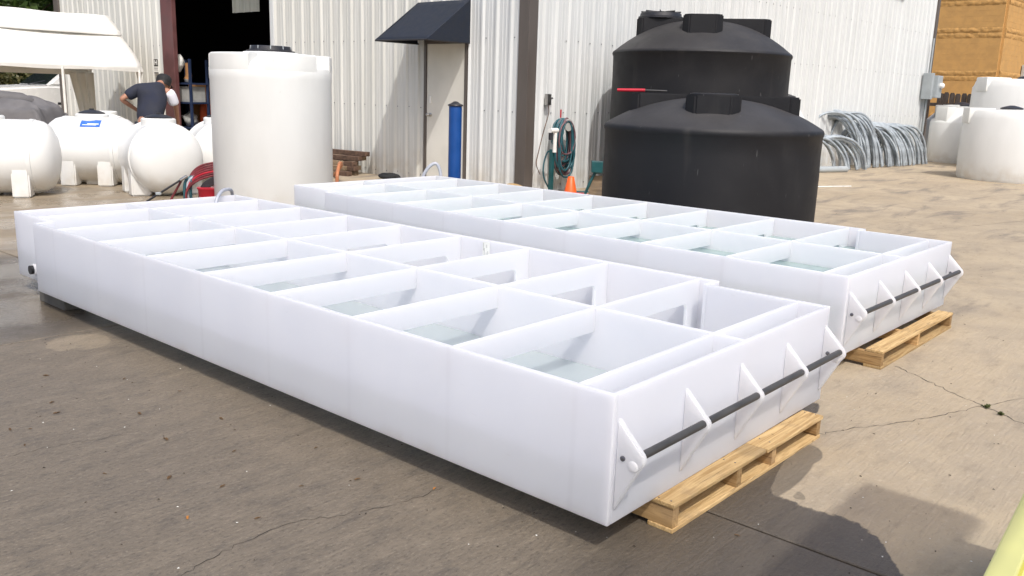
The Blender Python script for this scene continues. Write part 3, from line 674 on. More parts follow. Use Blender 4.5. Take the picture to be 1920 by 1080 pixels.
# ================================================================== black tanks
def black_tank(loc, Rr, zrim, zdome, ztop, label, lidpos, rz, arm):
    t = thing('black_tank', label, 'tank', loc, rz, 'black plastic tanks by the wall')
    prof = [(Rr*.985, 0), (Rr, .05), (Rr*1.0, zrim*.35), (Rr*1.002, zrim*.62), (Rr*.997, zrim*.8), (Rr, zrim-.06), (Rr*1.008, zrim-.045), (Rr*1.012, zrim-.02), (Rr*1.003, zrim+.005), (Rr*.985, zrim+.02)]
    for k in range(1, 15):
        q = k/14; r = Rr*.985*(1-q); prof.append((max(r, .01), zrim+.02+(zdome-zrim-.02)*(1-(1-q)**2.35)))
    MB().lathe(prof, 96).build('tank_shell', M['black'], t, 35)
    ar, hw, ch = arm
    cross = []
    for k in range(4):
        ca, sa = math.cos(R(90*k)), math.sin(R(90*k))
        for x, y in ((hw*.92, -hw*.92), (ar-ch, -hw), (ar, -hw+ch), (ar, hw-ch), (ar-ch, hw)): cross.append((x*ca-y*sa, x*sa+y*ca))
    MB().prism(cross, zrim+.03, ztop, 2, .016, 2).build('raised_cross', M['black'], t, 35)
    MB().lathe([(.235, ztop), (.235, ztop+.012), (.20, ztop+.016), (.01, ztop+.016)], 32).build('centre_ring', M['dark'], t, 35)
    if lidpos is None: return t
    lx, ly, lz, lr = lidpos
    lid = MB().lathe([(lr, 0), (lr, .025), (lr*.93, .035), (lr*.9, .075), (lr*.82, .09), (lr*.2, .095), (.01, .095)], 36, Matrix.Translation((lx, ly, lz))).build('tank_lid', M['dark'], t, 35)
    ribs = MB()
    for k in range(8):
        ribs.box(-.006, .006, lr*.3, lr*.88, .09, .108, Matrix.Translation((lx, ly, lz)) @ Matrix.Rotation(R(45*k), 4, 'Z'))
    ribs.build('lid_ribs', M['dark'], lid)
    return t
ang1 = math.atan2(4.274, 7.986)
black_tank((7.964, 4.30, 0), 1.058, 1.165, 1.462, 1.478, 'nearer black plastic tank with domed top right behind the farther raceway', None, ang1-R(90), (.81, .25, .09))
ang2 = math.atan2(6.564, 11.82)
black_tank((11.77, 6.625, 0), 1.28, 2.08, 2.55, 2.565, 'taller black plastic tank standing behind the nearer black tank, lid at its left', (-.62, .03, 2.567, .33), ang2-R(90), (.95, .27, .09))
rc = thing('hand_tool', 'red and grey handled tool lying on the top rib of the nearer black tank', 'tool', (7.986, 4.274, 0), ang1-R(90))
MB().tube([(-1.0, .04, 1.50), (-.72, .04, 1.505)], .017, 10).build('grip', M['red'], rc, 60)
MB().tube([(-.719, .04, 1.505), (-.50, .04, 1.503)], .010, 10).build('shaft', M['pipe'], rc, 60)

# ================================================================== tall white tank
tw = thing('tall_white_tank', 'tall upright white plastic tank with black lid in front of the dark bay', 'tank', (5.62, 8.40, 0), R(20)); tw.scale = (.955, .955, 1)
MB().lathe([(.655, 0), (.672, .03), (.672, 1.48), (.676, 1.50), (.676, 1.60), (.668, 1.62)], 72).build('tank_shell', M['molded'], tw, 30)
for a0, a1 in ((-150, -98), (-74, -22), (-2, 58), (80, 122), (140, 196)):
    vs = []; fs = []; nn = 14
    for k in range(nn+1):
        a = R(a0+(a1-a0)*k/nn)
        for r, z in ((.40, 1.56), (.672, 1.56), (.678, 1.6), (.676, 1.745), (.655, 1.76), (.40, 1.765)): vs.append((r*math.cos(a), r*math.sin(a), z))
    for k in range(nn):
        for q in range(5): fs.append((k*6+q, k*6+q+1, k*6+7+q, k*6+6+q))
    fs.append(tuple(range(6))); fs.append(tuple(nn*6+q for q in range(6))[::-1])
    MB().add(vs, fs).build('crown_lobe', M['molded'], tw, 40)
MB().lathe([(.667, 1.61), (.62, 1.66), (.50, 1.70), (.34, 1.76), (.30, 1.785), (.02, 1.785)], 48).build('tank_top', M['molded'], tw, 35)
ld = MB().lathe([(.27, 1.787), (.27, 1.80), (.235, 1.805), (.225, 1.845), (.215, 1.85), (.03, 1.85)], 36).build('tank_lid', M['dark'], tw, 30)
lr_ = MB()
for k in range(10): lr_.bbox(.222, .232, -.006, .006, 1.803, 1.849, .002, T=Matrix.Rotation(R(36*k), 4, 'Z'))
lr_.build('lid_ribs', M['meter'], ld)

# ================================================================== horizontal leg tanks
def leg_tank(loc, rz, label, half=.68, sticker=False, lid=True):
    t = thing('leg_tank', label, 'tank', loc, rz, 'white horizontal leg tanks')
    Rr = .455; zc = .475
    T = Matrix.Translation((0, 0, zc)) @ Matrix.Rotation(R(90), 4, 'Y')
    prof = [(.02, -half), (.15, -half+.006), (.28, -half+.035), (.375, -half+.085), (.43, -half+.16), (.447, -half+.225), (.450, -half+.25), (Rr+.006, -half+.255), (Rr+.008, -half+.30), (Rr, -half+.31), (Rr, 0)]
    prof = prof+[(r, -z) for r, z in prof[-2::-1]]
    MB().lathe(prof, 64, T).build('tank_shell', M['molded'], t, 40)
    for sx in (-1, 1):
        for sy in (-1, 1):
            x = sx*(half-.38)
            m = MB().prism([(sy*.20, 0), (sy*.44, 0), (sy*.435, .40), (sy*.28, .33), (sy*.2, .08)], x-.10, x+.10, 0, .018, 2)
            m.build('leg', M['molded'], t, 40)
    MB().bbox(-.09, .09, -.18, .18, .0, .10, .02).build('leg', M['molded'], t, 40)
    MB().lathe([(.215, zc+Rr-.06), (.215, zc+Rr+.03), (.20, zc+Rr+.045), (.02, zc+Rr+.045)], 32).build('neck', M['molded'], t, 40)
    if lid:
        l = MB().lathe([(.17, zc+Rr+.046), (.17, zc+Rr+.06), (.10, zc+Rr+.085), (.03, zc+Rr+.10), (.03, zc+Rr+.115), (.005, zc+Rr+.115)], 28).build('lid', M['dark'], t, 40)
    if sticker:
        def onshell(a, x, e): return (x, (Rr+e)*math.sin(a), zc+(Rr+e)*math.cos(a))
        sl = MB().grid(6, 8, lambda p, q: onshell(R(24+20*q), -.18+.26*p, .004)).build('label_sheet', M['sticker'], t)
        MB().grid(6, 1, lambda p, q: onshell(R(35.5+2.2*q), -.16+.15*p, .0055)).grid(3, 1, lambda p, q: onshell(R(38.5+1.5*q), -.13+.18*p, .0055)).build('label_print', M['paper'], sl)
    return t
leg_tank((3.95, 12.05, 0), R(148), 'white leg tank at the left edge of the yard, cut by the picture edge', half=.80)
leg_tank((5.50, 12.62, 0), R(140), 'white leg tank with a blue label on its shoulder under the tent corner', half=.62, sticker=True)
leg_tank((5.69, 11.10, 0), R(75), 'white leg tank seen end on in front of the man in navy shirt', half=.60)
leg_tank((6.72, 11.35, 0), R(70), 'white leg tank half hidden behind the tall white tank', half=.6)
leg_tank((6.15, 13.75, 0), R(80), 'white leg tank farthest back, just showing left of the man', half=.6, lid=False)

# ================================================================== right-hand white tanks
def round_tank(loc, rz, Rr, zs, zt, label, shape):
    t = thing('white_tank', label, 'tank', loc, rz, 'white upright tanks on the right')
    if shape == 'flat':
        MB().lathe([(Rr*.97, 0), (Rr*.99, .05), (Rr, .3), (Rr*.985, zs), (Rr*.96, zs+.06), (Rr*.94, zt-.06), (Rr*.9, zt-.02), (.35, zt), (.02, zt)], 64).build('tank_shell', M['molded'], t, 40)
        for a in (-150, -60, 30, 120):
            MB().bbox(Rr*.55, Rr*1.0, -.22, .22, zs-.1, zt+.02, .03, T=Matrix.Rotation(R(a), 4, 'Z')).build('tie_rib', M['molded'], t, 40)
        MB().bbox(Rr*.9, Rr*1.02, -.16, .16, .02, zt-.03, .03, T=Matrix.Rotation(R(-118), 4, 'Z')).build('flat_rib', M['molded'], t, 40)
    else:
        MB().lathe([(Rr*.97, 0), (Rr, .06), (Rr, zs), (Rr*.98, zs+.04), (Rr*.55, zt-.08), (Rr*.5, zt-.04), (Rr*.5, zt), (.02, zt)], 56).build('tank_shell', M['molded'], t, 35)
        MB().bbox(Rr*.62, Rr*1.03, -.45, .45, .05, zs-.02, .05, T=Matrix.Rotation(R(-130), 4, 'Z')).build('flat_rib', M['molded'], t, 40)
        MB().bbox(Rr*.55, Rr*.95, -.2, .2, zs-.05, zt-.02, .03, T=Matrix.Rotation(R(150), 4, 'Z')).build('tie_rib', M['molded'], t, 40)
    lp = (.05, -.1) if shape != 'flat' else (-.25, .2)
    MB().lathe([(.21, zt), (.21, zt+.03), (.12, zt+.06), (.04, zt+.08), (.01, zt+.08)], 28, Matrix.Translation((lp[0], lp[1], .003))).build('lid', M['dark'], t, 40)
    return t
round_tank((20.55, 4.03, 0), 0, 1.12, 1.22, 1.42, 'large round white tank nearest the right edge, dark lid on top', 'flat')
round_tank((24.2, 4.62, 0), R(15), 1.35, 1.92, 2.13, 'tallest white tank on the right, standing before the orange building', 'flat')
round_tank((25.5, 6.45, 0), R(0), .76, 1.02, 1.46, 'cone-shouldered white tank standing left of the large round white tank', 'cone')
round_tank((27.2, 7.02, 0), R(10), .78, 1.05, 1.5, 'white tank mostly hidden behind the cone-shouldered tank, by the fence', 'cone')
round_tank((15.2, 6.95, 0), R(10), .62, .95, 1.5, 'small white tank peeping out behind the taller black tank', 'cone')

# ================================================================== galvanized hoops
hoop_cache = {}
def hoop_mesh(wd, ht, k):
    key = (wd, ht, k)
    if key not in hoop_cache:
        rnd = random.Random(k); pts = []
        for i in range(25):
            a = math.pi*i/24; e = .78
            pts.append((-(.05+.05*(k%3))*wd*max(0, math.sin(a))+wd/2*math.copysign(abs(math.cos(a))**e, math.cos(a))*(1+.12*(1-math.sin(a))), rnd.uniform(-.004, .004), .02+ht*math.sin(a)**e if 0 < i < 24 else .02))
        hoop_cache[key] = MB().tube(pts, .029, 8).mesh('bent_pipe', M['galv'], 60)
    return hoop_cache[key]
rn = random.Random(11)
def hoops(n, c, d, spread, wd, ht, label, rz0):
    for i in range(n):
        q = i/(max(1, n-1))-.5
        me = hoop_mesh(wd*[1, .94, 1.05, .98][i % 4], ht*[1, .93, 1.03, .97, .9][i % 5], i % 5)
        o = inst('bent_pipe', me, None, (c[0]+d[0]*q*spread+rn.uniform(-.06, .06), c[1]+d[1]*q*spread+rn.uniform(-.06, .06), 0), (R(rn.uniform(-10, 4)), 0, rz0+R(rn.uniform(-11, 11))))
        tag(o, label, 'bent pipe', 'galvanized hoops standing against the white wall')
hoops(17, (20.2, 7.55), (.9, -.1), 1.1, 1.30, 1.22, 'tall bent galvanized pipe in the left cluster beside the black tank', R(-38))
hoops(20, (21.55, 7.30), (.98, -.15), 1.25, 1.22, .96, 'bent galvanized pipe in the middle cluster against the white wall', R(-42))
hoops(16, (22.55, 7.12), (.98, -.15), .8, 1.25, .93, 'bent galvanized pipe in the right-hand cluster nearest the meter box', R(-36))
hoops(13, (19.0, 7.45), (.8, -.3), 1.0, 1.25, .70, 'low bent galvanized pipe right behind the black tank edge', R(-32))
gp = MB().tube([(17.9, 7.35, .06), (18.95, 6.95, .06)], .07, 14).build('grey_duct', M['meter'], None, 60); tag(gp, 'grey duct pipe lying on the ground before the bent pipes', 'pipe')
wl = MB().tube(smoothpath([(12.9, 7.0, .012), (14.6, 6.1, .012), (15.6, 5.6, .012)], 6), .011, 8).build('white_hose', M['pvc'], None, 60)
tag(wl, 'thin white hose lying on the concrete right of the black tanks', 'hose')

# ================================================================== fence, ochre building
fn = thing('picket_fence', 'dark weathered dog-eared wooden fence before the orange block building', 'fence', (29.0, 3.0, 0))
pk = MB().prism([(-.075, 0), (.075, 0), (.075, 1.80), (.045, 1.86), (-.045, 1.86), (-.075, 1.80)], -.01, .01, 0).mesh('picket', M['graywood'])
for k in range(34):
    o = inst('picket', pk, fn, (0, .0+k*.168, random.uniform(-.03, .02)), (0, R(random.uniform(-1, 1)), 0)); 
    if k == 31: o.rotation_euler[0] = R(7)
for z in (.4, 1.5): MB().bbox(.012, .06, -.1, 5.7, z-.05, z+.05, .004).build('rail', M['graywood'], fn)
ob = thing('block_building', 'orange painted concrete block building with rough bands beyond the fence', 'building', (38.6, 8.75, 0), R(-3))
def courses(faceX):
    z = 0.0; k = 0; hb = .205
    while z < 9:
        rough = any(abs(z+hb/2-b) < .22 for b in (2.70, 4.30, 5.62, 7.2, 1.1))
        Lf = 14 if faceX else 12
        if not rough:
            if faceX: MB().bbox(-.089, .0, 0, Lf, z+.001, z+hb-.001, .002, 1).build('block_course', M['blockpaint'], ob)
            else: MB().bbox(0, Lf, -.089, .0, z+.001, z+hb-.001, .002, 1).build('block_course', M['blockpaint'], ob)
        else:
            nu = 90
            def f(a, b):
                s = a*Lf*.6; e = .0 if b in (0, 1) else .03
                d = .089+e*.6+.032*(mnoise.noise(Vector((s*5, z*9+b*2, 3.3)))+.6*mnoise.noise(Vector((s*14, z*13+b*4, 1.3))))*(1 if 0 < b < 1 else .3)
                return (-d, s, z+.004+(hb-.008)*b) if faceX else (s, -d, z+.004+(hb-.008)*b)
            MB().grid(nu*2, 4, f).build('rough_course', M['splitblock'], ob, 180)
        z += hb; k += 1
courses(True); courses(False)
MB().box(-.085, 12, 0.001, 14, 0, 9).box(0.001, 12, -.085, .2, 0, 9).build('mortar_core', M['blockpaint'], ob)
MB().bbox(3.2, 3.6, -.5, -.1, 4.1, 4.2, .01).bbox(3.3, 3.42, -.35, -.25, 3.6, 4.1, .01).build('wall_bracket', M['splitblock'], ob)
MB().bbox(2.75, 3.0, -.22, -.12, 0, 3.2, .01).build('downpipe', M['greyplas'], ob)

# ================================================================== bollard, cone, hose, standpipe, teal cart
bo = thing('bollard', 'blue steel bollard with dark cap standing before the cream door', 'bollard', (8.52, 8.45, 0))
MB().lathe([(.088, 0), (.088, 1.24)], 32).build('post', M['blue'], bo, 60)
MB().lathe([(.10, 1.241), (.105, 1.25), (.100, 1.262), (.06, 1.278), (.03, 1.30), (.005, 1.305)], 32).build('cap', M['dark'], bo, 40)
cn = thing('traffic_cone', 'small orange traffic cone at the foot of the hose coil', 'cone', (9.75, 7.38, 0))
MB().bbox(-.13, .13, -.13, .13, 0, .022, .01).build('base', M['orange'], cn, 40)
MB().lathe([(.105, .022), (.10, .04), (.045, .315), (.035, .325), (.01, .325)], 28).build('cone_body', M['orange'], cn, 60)
hk = thing('hose_coil', 'coil of teal and mauve air hoses hanging on the white corrugated wall', 'hose', (10.42, 8.16, 0), R(-3))
rn = random.Random(5)
for k in range(19):
    w_ = rn.uniform(.10, .20); zt_ = rn.uniform(1.02, 1.10); zb_ = rn.uniform(.20, .62); off = rn.uniform(-.04, .06); yo = -.03-.0085*k
    pts = []
    for i in range(33):
        a = 2*math.pi*i/32; ca, sa = math.cos(a), math.sin(a)
        zz = (zt_+zb_)/2+(zt_-zb_)/2*ca
        wdt = w_*(1+.25*(1-ca)/2)
        pts.append((off*(1-ca)*.5+wdt*sa*(abs(sa)**-.15 if abs(sa) > .01 else 1), yo+rn.uniform(-.006, .006), zz))
    MB().tube(pts, .0145, 8, False).build('hose_loop', M['mauve'] if k % 3 == 2 else M['teal'], hk, 60)
MB().tube(smoothpath([(-.05, -.06, .45), (-.30, -.1, .62), (-.42, -.12, .50), (-.44, -.12, .30), (-.36, -.14, .12), (-.25, -.18, .03), (.1, -.3, .02), (.4, -.5, .02)], 7), .012, 8).build('hose_tail', M['teal'], hk, 60)
MB().lathe([(.05, 0), (.05, .16), (.09, .165), (.09, .18), (.02, .185)], 20, Matrix.Translation((.02, .0, 1.0)) @ Matrix.Rotation(R(90), 4, 'X')).build('wall_hanger', M['greyplas'], hk, 40)
MB().tube([(.0, -.03, 1.10), (.0, -.03, 1.22)], .012).build('hanger_pin', M['red'], hk, 60)
tp = thing('wall_tap', 'small metal outlet box with a cable on the white wall above the hose coil', 'outlet', (10.22, 8.255, 1.38))
MB().bbox(-.045, .045, -.06, 0, -.10, .06, .008).build('outlet_box', M['steel'], tp)
MB().tube([(.045, -.03, .0), (.10, -.03, .0)], .015).build('spigot', M['steel'], tp, 60)
MB().tube(smoothpath([(0, -.04, -.1), (.01, -.045, -.22), (-.12, -.06, -.5), (-.25, -.09, -.78), (-.30, -.1, -.95), (-.22, -.11, -1.1)], 6), .007, 6).build('cable', M['rust'], tp, 60)
sp_ = thing('standpipe', 'blue post with white plastic pipe fittings left of the hose coil', 'standpipe', (9.98, 7.92, 0))
MB().bbox(-.028, .028, -.028, .028, 0, .66, .004).build('post', M['tealpaint'], sp_)
MB().tube([(-.0, -.045, .62), (0, -.045, .90)], .030, 14).build('pipe', M['pvc'], sp_, 60)
MB().tube([(-.12, -.045, .93), (.04, -.045, .93)], .036, 14).build('elbow', M['pvc'], sp_, 60)
MB().tube([(-.10, -.045, .90), (-.10, -.045, .80)], .032, 14).build('valve', M['dark'], sp_, 60)
tc = thing('teal_cart', 'teal welding cart with round handle and trays tucked left of the black tank', 'cart', (9.22, 6.68, 0), R(-50))
tc.scale = (.85, .85, .85)
MB().bbox(-.32, .30, -.16, .16, .07, .12, .01).build('tray', M['tealpaint'], tc)
MB().bbox(.02, .24, -.08, .08, .55, .72, .012).build('top_box', M['tealpaint'], tc)
MB().tube(smoothpath([(-.02, 0, .18), (-.05, 0, .22), (.06, 0, .50), (.12, 0, .55), (.26, 0, .54), (.30, 0, .45), (.26, 0, .22), (.20, 0, .17), (-.02, 0, .18)], 5), .022, 10).build('handle_loop', M['tealpaint'], tc, 60)
MB().box(.0, .26, .01, .018, .2, .5).build('inner_plate', M['timber'], tc)
for x in (-.2, .2): MB().lathe([(.06, -.02), (.06, .02)], 18, Matrix.Translation((x, -.12, .06)) @ Matrix.Rotation(R(90), 4, 'X')).build('wheel', M['tyre'], tc, 40)
MB().lathe([(.03, 0), (.035, .03), (.02, .05)], 14, Matrix.Translation((.18, -.12, .13))).build('brass_valve', M['timber'], tc, 50)
rb = thing('red_bowl', 'red plastic bowl on the ground beside the orange cone', 'bowl', (9.62, 7.12, 0))
MB().lathe([(.06, .0), (.11, .08), (.12, .12), (.105, .12), (.05, .02)], 24).build('bowl', M['red'], rb, 60)
wd_ = thing('wood_slab', 'thin round offcut of light wood leaning at the building corner', 'wood', (9.35, 8.05, 0), R(-20))
MB().lathe([(.17, 0), (.17, .03)], 24, Matrix.Translation((0, 0, .08)) @ Matrix.Rotation(R(25), 4, 'X')).build('offcut', M['pine_x'], wd_, 40)

# ================================================================== timber pile, cloth, orange hose, red hose rack
rn = random.Random(9)
k = 0
for lay, n in enumerate((4, 3, 3, 2, 1)):
    for i in range(n):
        mat = [M['rust'], M['timber'], M['rust'], M['timber']][(k+lay) % 4]
        b = MB().bbox(-.75, .75, -.05, .05, 0, .075, .006).build('scrap_beam', mat, None, None, (9.35-.12*i+.05*lay, 12.45+rn.uniform(-.12, .12), .0+.078*lay)); b.rotation_euler = (0, 0, R(98+rn.uniform(-7, 7)))
        lab = ['lowest', 'second', 'third', 'fourth', 'topmost'][lay]
        tag(b, 'old %s beam in the %s layer of the pile by the white wall' % ('rusty metal' if mat is M['rust'] else 'weathered timber', lab), 'beam', 'scrap beams piled by the wall'); k += 1
blob('black_cloth', 'crumpled black cloth on the ground below the awning', 'cloth', (9.35, 10.75, 0), (.13, .22, .055), M['capcloth'], 5)
oh = MB().tube(smoothpath([(8.9, 11.6, .03), (8.5, 10.9, .26), (8.2, 10.55, .33), (8.0, 10.35, .2), (7.95, 10.3, .03), (7.7, 10.0, .02)], 7), .026, 10).build('orange_hose', M['rust'], None, 60)
oh.data.materials[0] = simple('terracotta_hose', (.42, .16, .07), .5)
tag(oh, 'terracotta hose looped beside the tall white tank', 'hose')
rr = thing('hose_reel_cart', 'red hose reel cart with black and blue hoses beside the tall white tank', 'hose reel', (5.12, 9.05, 0), R(-50))
MB().lathe([(.10, .03), (.13, .29), (.14, .30), (.14, .31)], 24, Matrix.Translation((.12, -.12, 0))).build('bucket', M['red'], rr, 50)
MB().bbox(-.16, .30, .0, .26, .0, .05, .01).build('base', M['dark'], rr)
for k in range(7):
    a = k*.026
    MB().tube(smoothpath([(-.20+.012*k, -.02-.02*k, .16-.01*k), (-.14, -.02-.02*k, .40-a), (-.04, .0-.02*k, .52-a), (.12, .02-.02*k, .57-a*.9), (.34, .05-.02*k, .585-a*.8)], 6), .0115, 8).build('red_hose', M['redhose'] if k != 4 else M['red'], rr, 60)
for k in range(7):
    MB().tube(smoothpath([(-.02+.012*k, -.14-.008*k, .02), (-.0+.012*k, -.14, .18), (.03+.01*k, -.12, .32-.008*k), (.14, -.1, .41-.012*k), (.34, -.06, .46-.012*k)], 6), .011, 8).build('black_hose', M['dark'], rr, 60)
for k in range(3):
    MB().tube(smoothpath([(-.16+.035*k, -.1, .02), (-.175+.035*k, -.1, .2), (-.165+.035*k, -.09, .36), (-.1+.03*k, -.05, .42)], 6), .016, 8).build('blue_hose', M['greypvc'] if k == 1 else M['teal'], rr, 60)
wn = thing('spray_wand', 'black spray wand leaning from the red hose reel towards the ground', 'spray wand', (5.12, 9.05, 0), R(-50))
MB().tube([(-.17, -.13, .40), (-.62, -.22, .10)], .011, 8).build('lance', M['dark'], wn, 60)
MB().tube([(-.13, -.12, .425), (-.20, -.135, .38)], .017, 8).build('coupler', M['steel'], wn, 60)
MB().bbox(-.46, -.40, -.205, -.165, .215, .245, .008).build('grip', M['meter'], wn)
rh = MB().tube(smoothpath([(-.2, -.1, .38), (-.3, -.12, .2), (-.38, -.16, .06), (-.6, -.3, .015), (-.9, -.3, .015)], 6), .013, 8).build('red_brown_hose', M['redhose'], rr, 60)

# ================================================================== person
def skin_mesh(name, joints, mat, root, parent, sub=2):
    # joints: {key:(co, (rx, ry), parent_key)}
    keys = list(joints); idx = {k: i for i, k in enumerate(keys)}
    me = bpy.data.meshes.new(name)
    me.from_pydata([joints[k][0] for k in keys], [(idx[k], idx[joints[k][2]]) for k in keys if joints[k][2]], [])
    o = bpy.data.objects.new(name, me); COL.objects.link(o)
    md = o.modifiers.new('skin', 'SKIN'); md.use_smooth_shade = True
    for k in keys:
        sv = me.skin_vertices[0].data[idx[k]]; r = joints[k][1]; sv.radius = r if hasattr(r, '__len__') else (r, r); sv.use_root = (k == root)
    ss = o.modifiers.new('sub', 'SUBSURF'); ss.levels = sub; ss.render_levels = sub
    dg = bpy.context.evaluated_depsgraph_get(); ev = o.evaluated_get(dg)
    m2 = bpy.data.meshes.new_from_object(ev); m2.materials.clear(); m2.materials.append(mat)
    for p in m2.polygons: p.use_smooth = True
    o.modifiers.clear(); o.data = m2; o.parent = parent
    return o
pe = thing('person', 'man in navy shirt and black cap bending forward behind the white leg tank', 'person', (6.30, 12.58, 0), R(-30))
J = {'pelvis': ((0, 0, .86), (.15, .11), None), 'waist': ((.02, .05, 1.0), (.135, .10), 'pelvis'), 'chest': ((.06, .13, 1.17), (.165, .115), 'waist'),
     'upper': ((.10, .22, 1.31), (.13, .09), 'chest'), 'neck': ((.16, .30, 1.385), .055, 'upper'), 'skull0': ((.20, .36, 1.425), (.075, .085), 'neck'), 'skull': ((.24, .42, 1.435), (.085, .095), 'skull0'), 'face': ((.27, .48, 1.41), (.065, .07), 'skull'),
     'shl': ((-.11, .20, 1.325), .065, 'upper'), 'ell': ((-.37, .12, 1.175), .043, 'shl'), 'wrl': ((-.19, .30, 1.03), .029, 'ell'), 'hal': ((-.12, .345, .985), (.036, .022), 'wrl'),
     'shr': ((.30, .22, 1.295), .065, 'upper'), 'elr': ((.375, .30, 1.08), .043, 'shr'), 'wrr': ((.385, .42, .86), .029, 'elr'), 'har': ((.385, .46, .785), (.036, .022), 'wrr'),
     'hpl': ((-.09, .0, .80), .10, 'pelvis'), 'knl': ((-.13, .04, .46), .062, 'hpl'), 'anl': ((-.14, .0, .09), .042, 'knl'), 'tol': ((-.15, .16, .035), (.045, .03), 'anl'),
     'hpr': ((.09, .0, .80), .10, 'pelvis'), 'knr': ((.13, .05, .46), .062, 'hpr'), 'anr': ((.14, .02, .09), .042, 'knr'), 'tor': ((.15, .18, .035), (.045, .03), 'anr')}
for s, h in (('l', 'hal'), ('r', 'har')):
    hx, hy, hz = J[h][0]; dv = (Vector(J[h][0])-Vector(J['wr'+s][0])).normalized()
    for q in range(4):
        off = Vector((.0, .014*(q-1.5), 0)) if s == 'r' else Vector((.006*(q-1.5), 0, .012*(q-1.5)))
        b = Vector((hx, hy, hz))+off+dv*.03
        ln_ = (.06, .072, .068, .052)[q]
        J['f%s%d' % (s, q)] = (tuple(b), .009, h); J['g%s%d' % (s, q)] = (tuple(b+dv*ln_*.6+Vector((0, .008, -.004))), .0085, 'f%s%d' % (s, q)); J['h%s%d' % (s, q)] = (tuple(b+dv*ln_+Vector((0, .02, -.014))), .0075, 'g%s%d' % (s, q))
    tb_ = Vector((hx, hy, hz))+Vector((-.03 if s == 'r' else .03, .012, .0))
    J['t'+s] = (tuple(tb_), .0105, h); J['u'+s] = (tuple(tb_+dv*.035+Vector((-.01 if s == 'r' else .01, .01, 0))), .009, 't'+s)
skin_mesh('body', J, M['skin'], 'pelvis', pe)
S = {'hip': ((0, 0, .80), (.20, .145), None), 'waist': ((.02, .05, .98), (.205, .145), 'hip'), 'chest': ((.06, .13, 1.15), (.235, .15), 'waist'), 'upper': ((.10, .21, 1.29), (.21, .115), 'chest'), 'col': ((.15, .275, 1.37), (.12, .085), 'upper'), 'col2': ((.175, .31, 1.41), (.075, .065), 'col'),
     'shl': ((-.14, .19, 1.31), .10, 'upper'), 'sl1': ((-.23, .16, 1.255), .092, 'shl'), 'sl2': ((-.30, .14, 1.205), .084, 'sl1')}
skin_mesh('shirt', S, M['navy'], 'hip', pe)
S2 = {'a': ((.265, .205, 1.325), .088, None), 'b': ((.315, .225, 1.24), .088, 'a'), 'c': ((.345, .255, 1.15), .082, 'b'), 'd': ((.357, .275, 1.10), .078, 'c')}
skin_mesh('sleeve', S2, M['white_cloth'], 'a', pe)
P = {'hip': ((0, 0, .86), (.165, .125), None), 'hl': ((-.09, 0, .78), .115, 'hip'), 'kl': ((-.13, .04, .46), .078, 'hl'), 'al': ((-.14, 0, .10), .07, 'kl'), 'hr': ((.09, 0, .78), .115, 'hip'), 'kr': ((.13, .05, .46), .078, 'hr'), 'ar': ((.14, .02, .10), .07, 'kr')}
skin_mesh('trousers', P, M['jeans'], 'hip', pe)
for x, y in ((-.145, .06), (.145, .08)): MB().bbox(x-.05, x+.05, y-.12, y+.15, .0, .095, .03, 3).build('shoe', M['capcloth'], pe, 60)
Tc = Matrix.Translation((.215, .405, 1.45)) @ Matrix.Rotation(R(-22), 4, 'X') @ Matrix.Rotation(R(14), 4, 'Y')
MB().lathe([(.108, -.015), (.112, .02), (.105, .055), (.08, .088), (.04, .103), (.005, .106)], 28, Tc).build('cap', M['capcloth'], pe, 60)
MB().grid(10, 5, lambda a, b: tuple(Tc @ Vector(((.10+.075*b*math.sin(math.pi*a)**.5)*math.cos(R(10+85*a)), (.10+.075*b*math.sin(math.pi*a)**.5)*math.sin(R(10+85*a)), -.012-.02*b)))).build('cap_brim', M['capcloth'], pe, 180)
MB().lathe([(.098, -.07), (.104, -.045), (.106, -.016)], 24, Tc, False).build('hair', M['hair'], pe, 60)
for sx in (-1, 1):
    e = MB().lathe([(.004, -.012), (.02, -.008), (.022, .0), (.016, .01), (.004, .012)], 12, Tc @ Matrix.Translation((sx*.098, .03, -.05)) @ Matrix.Rotation(R(90), 4, 'Y')); e.build('ear', M['skin'], pe, 60)

# ================================================================== canopy tent
ct = thing('canopy_tent', 'cream canopy tent on white poles left of the workshop bay', 'tent', (0, 0, 0))
X0, X1, YE0, YR, YE1, ZE, ZR = 1.2, 9.2, 18.5, 20.05, 20.95, 1.70, 2.78
def roof(a, b):
    x = X0+(X1-X0)*a
    if b < .5: q = b*2; y = YE0+(YR-YE0)*q; z = ZE+(ZR-ZE)*(q**.92)
    else: q = (b-.5)*2; y = YR+(YE1-YR)*q; z = ZR+(ZE-ZR)*q
    sag = -.06*math.sin(math.pi*((a*3) % 1))*math.sin(math.pi*(b*2 % 1))
    return (x+.035*math.sin(7*b), y, z+sag+.012*mnoise.noise(Vector((x*2, y*2, 1))))
rf = MB().grid(60, 32, roof).build('tent_roof', M['canvas_cream'], ct, 60); rf.modifiers.new('t', 'SOLIDIFY').thickness = .008
cp = MB().grid(60, 10, lambda a, b: (X0-.05+(X1-X0+.1)*a, YR-.62+1.24*b, ZR+.05-1.24*abs(b-.5)*.66+.012*math.sin(a*31)*math.sin(b*9)+(-.02 if b in (0, 1) else 0))).build('ridge_strip', M['canvas_cream'], rf, 60); cp.modifiers.new('t', 'SOLIDIFY').thickness = .008
MB().grid(60, 3, lambda a, b: (X0+(X1-X0)*a, YE1-.01+.02*math.sin(a*40), ZE-.16*b)).build('valance', M['canvas_cream'], ct, 180)
MB().grid(50, 2, lambda a, b: (X0+(X1-X0)*a, YE0-.012, ZE-.06*b-.01*math.sin(a*27)*b)).build('valance', M['canvas_cream'], ct, 180)
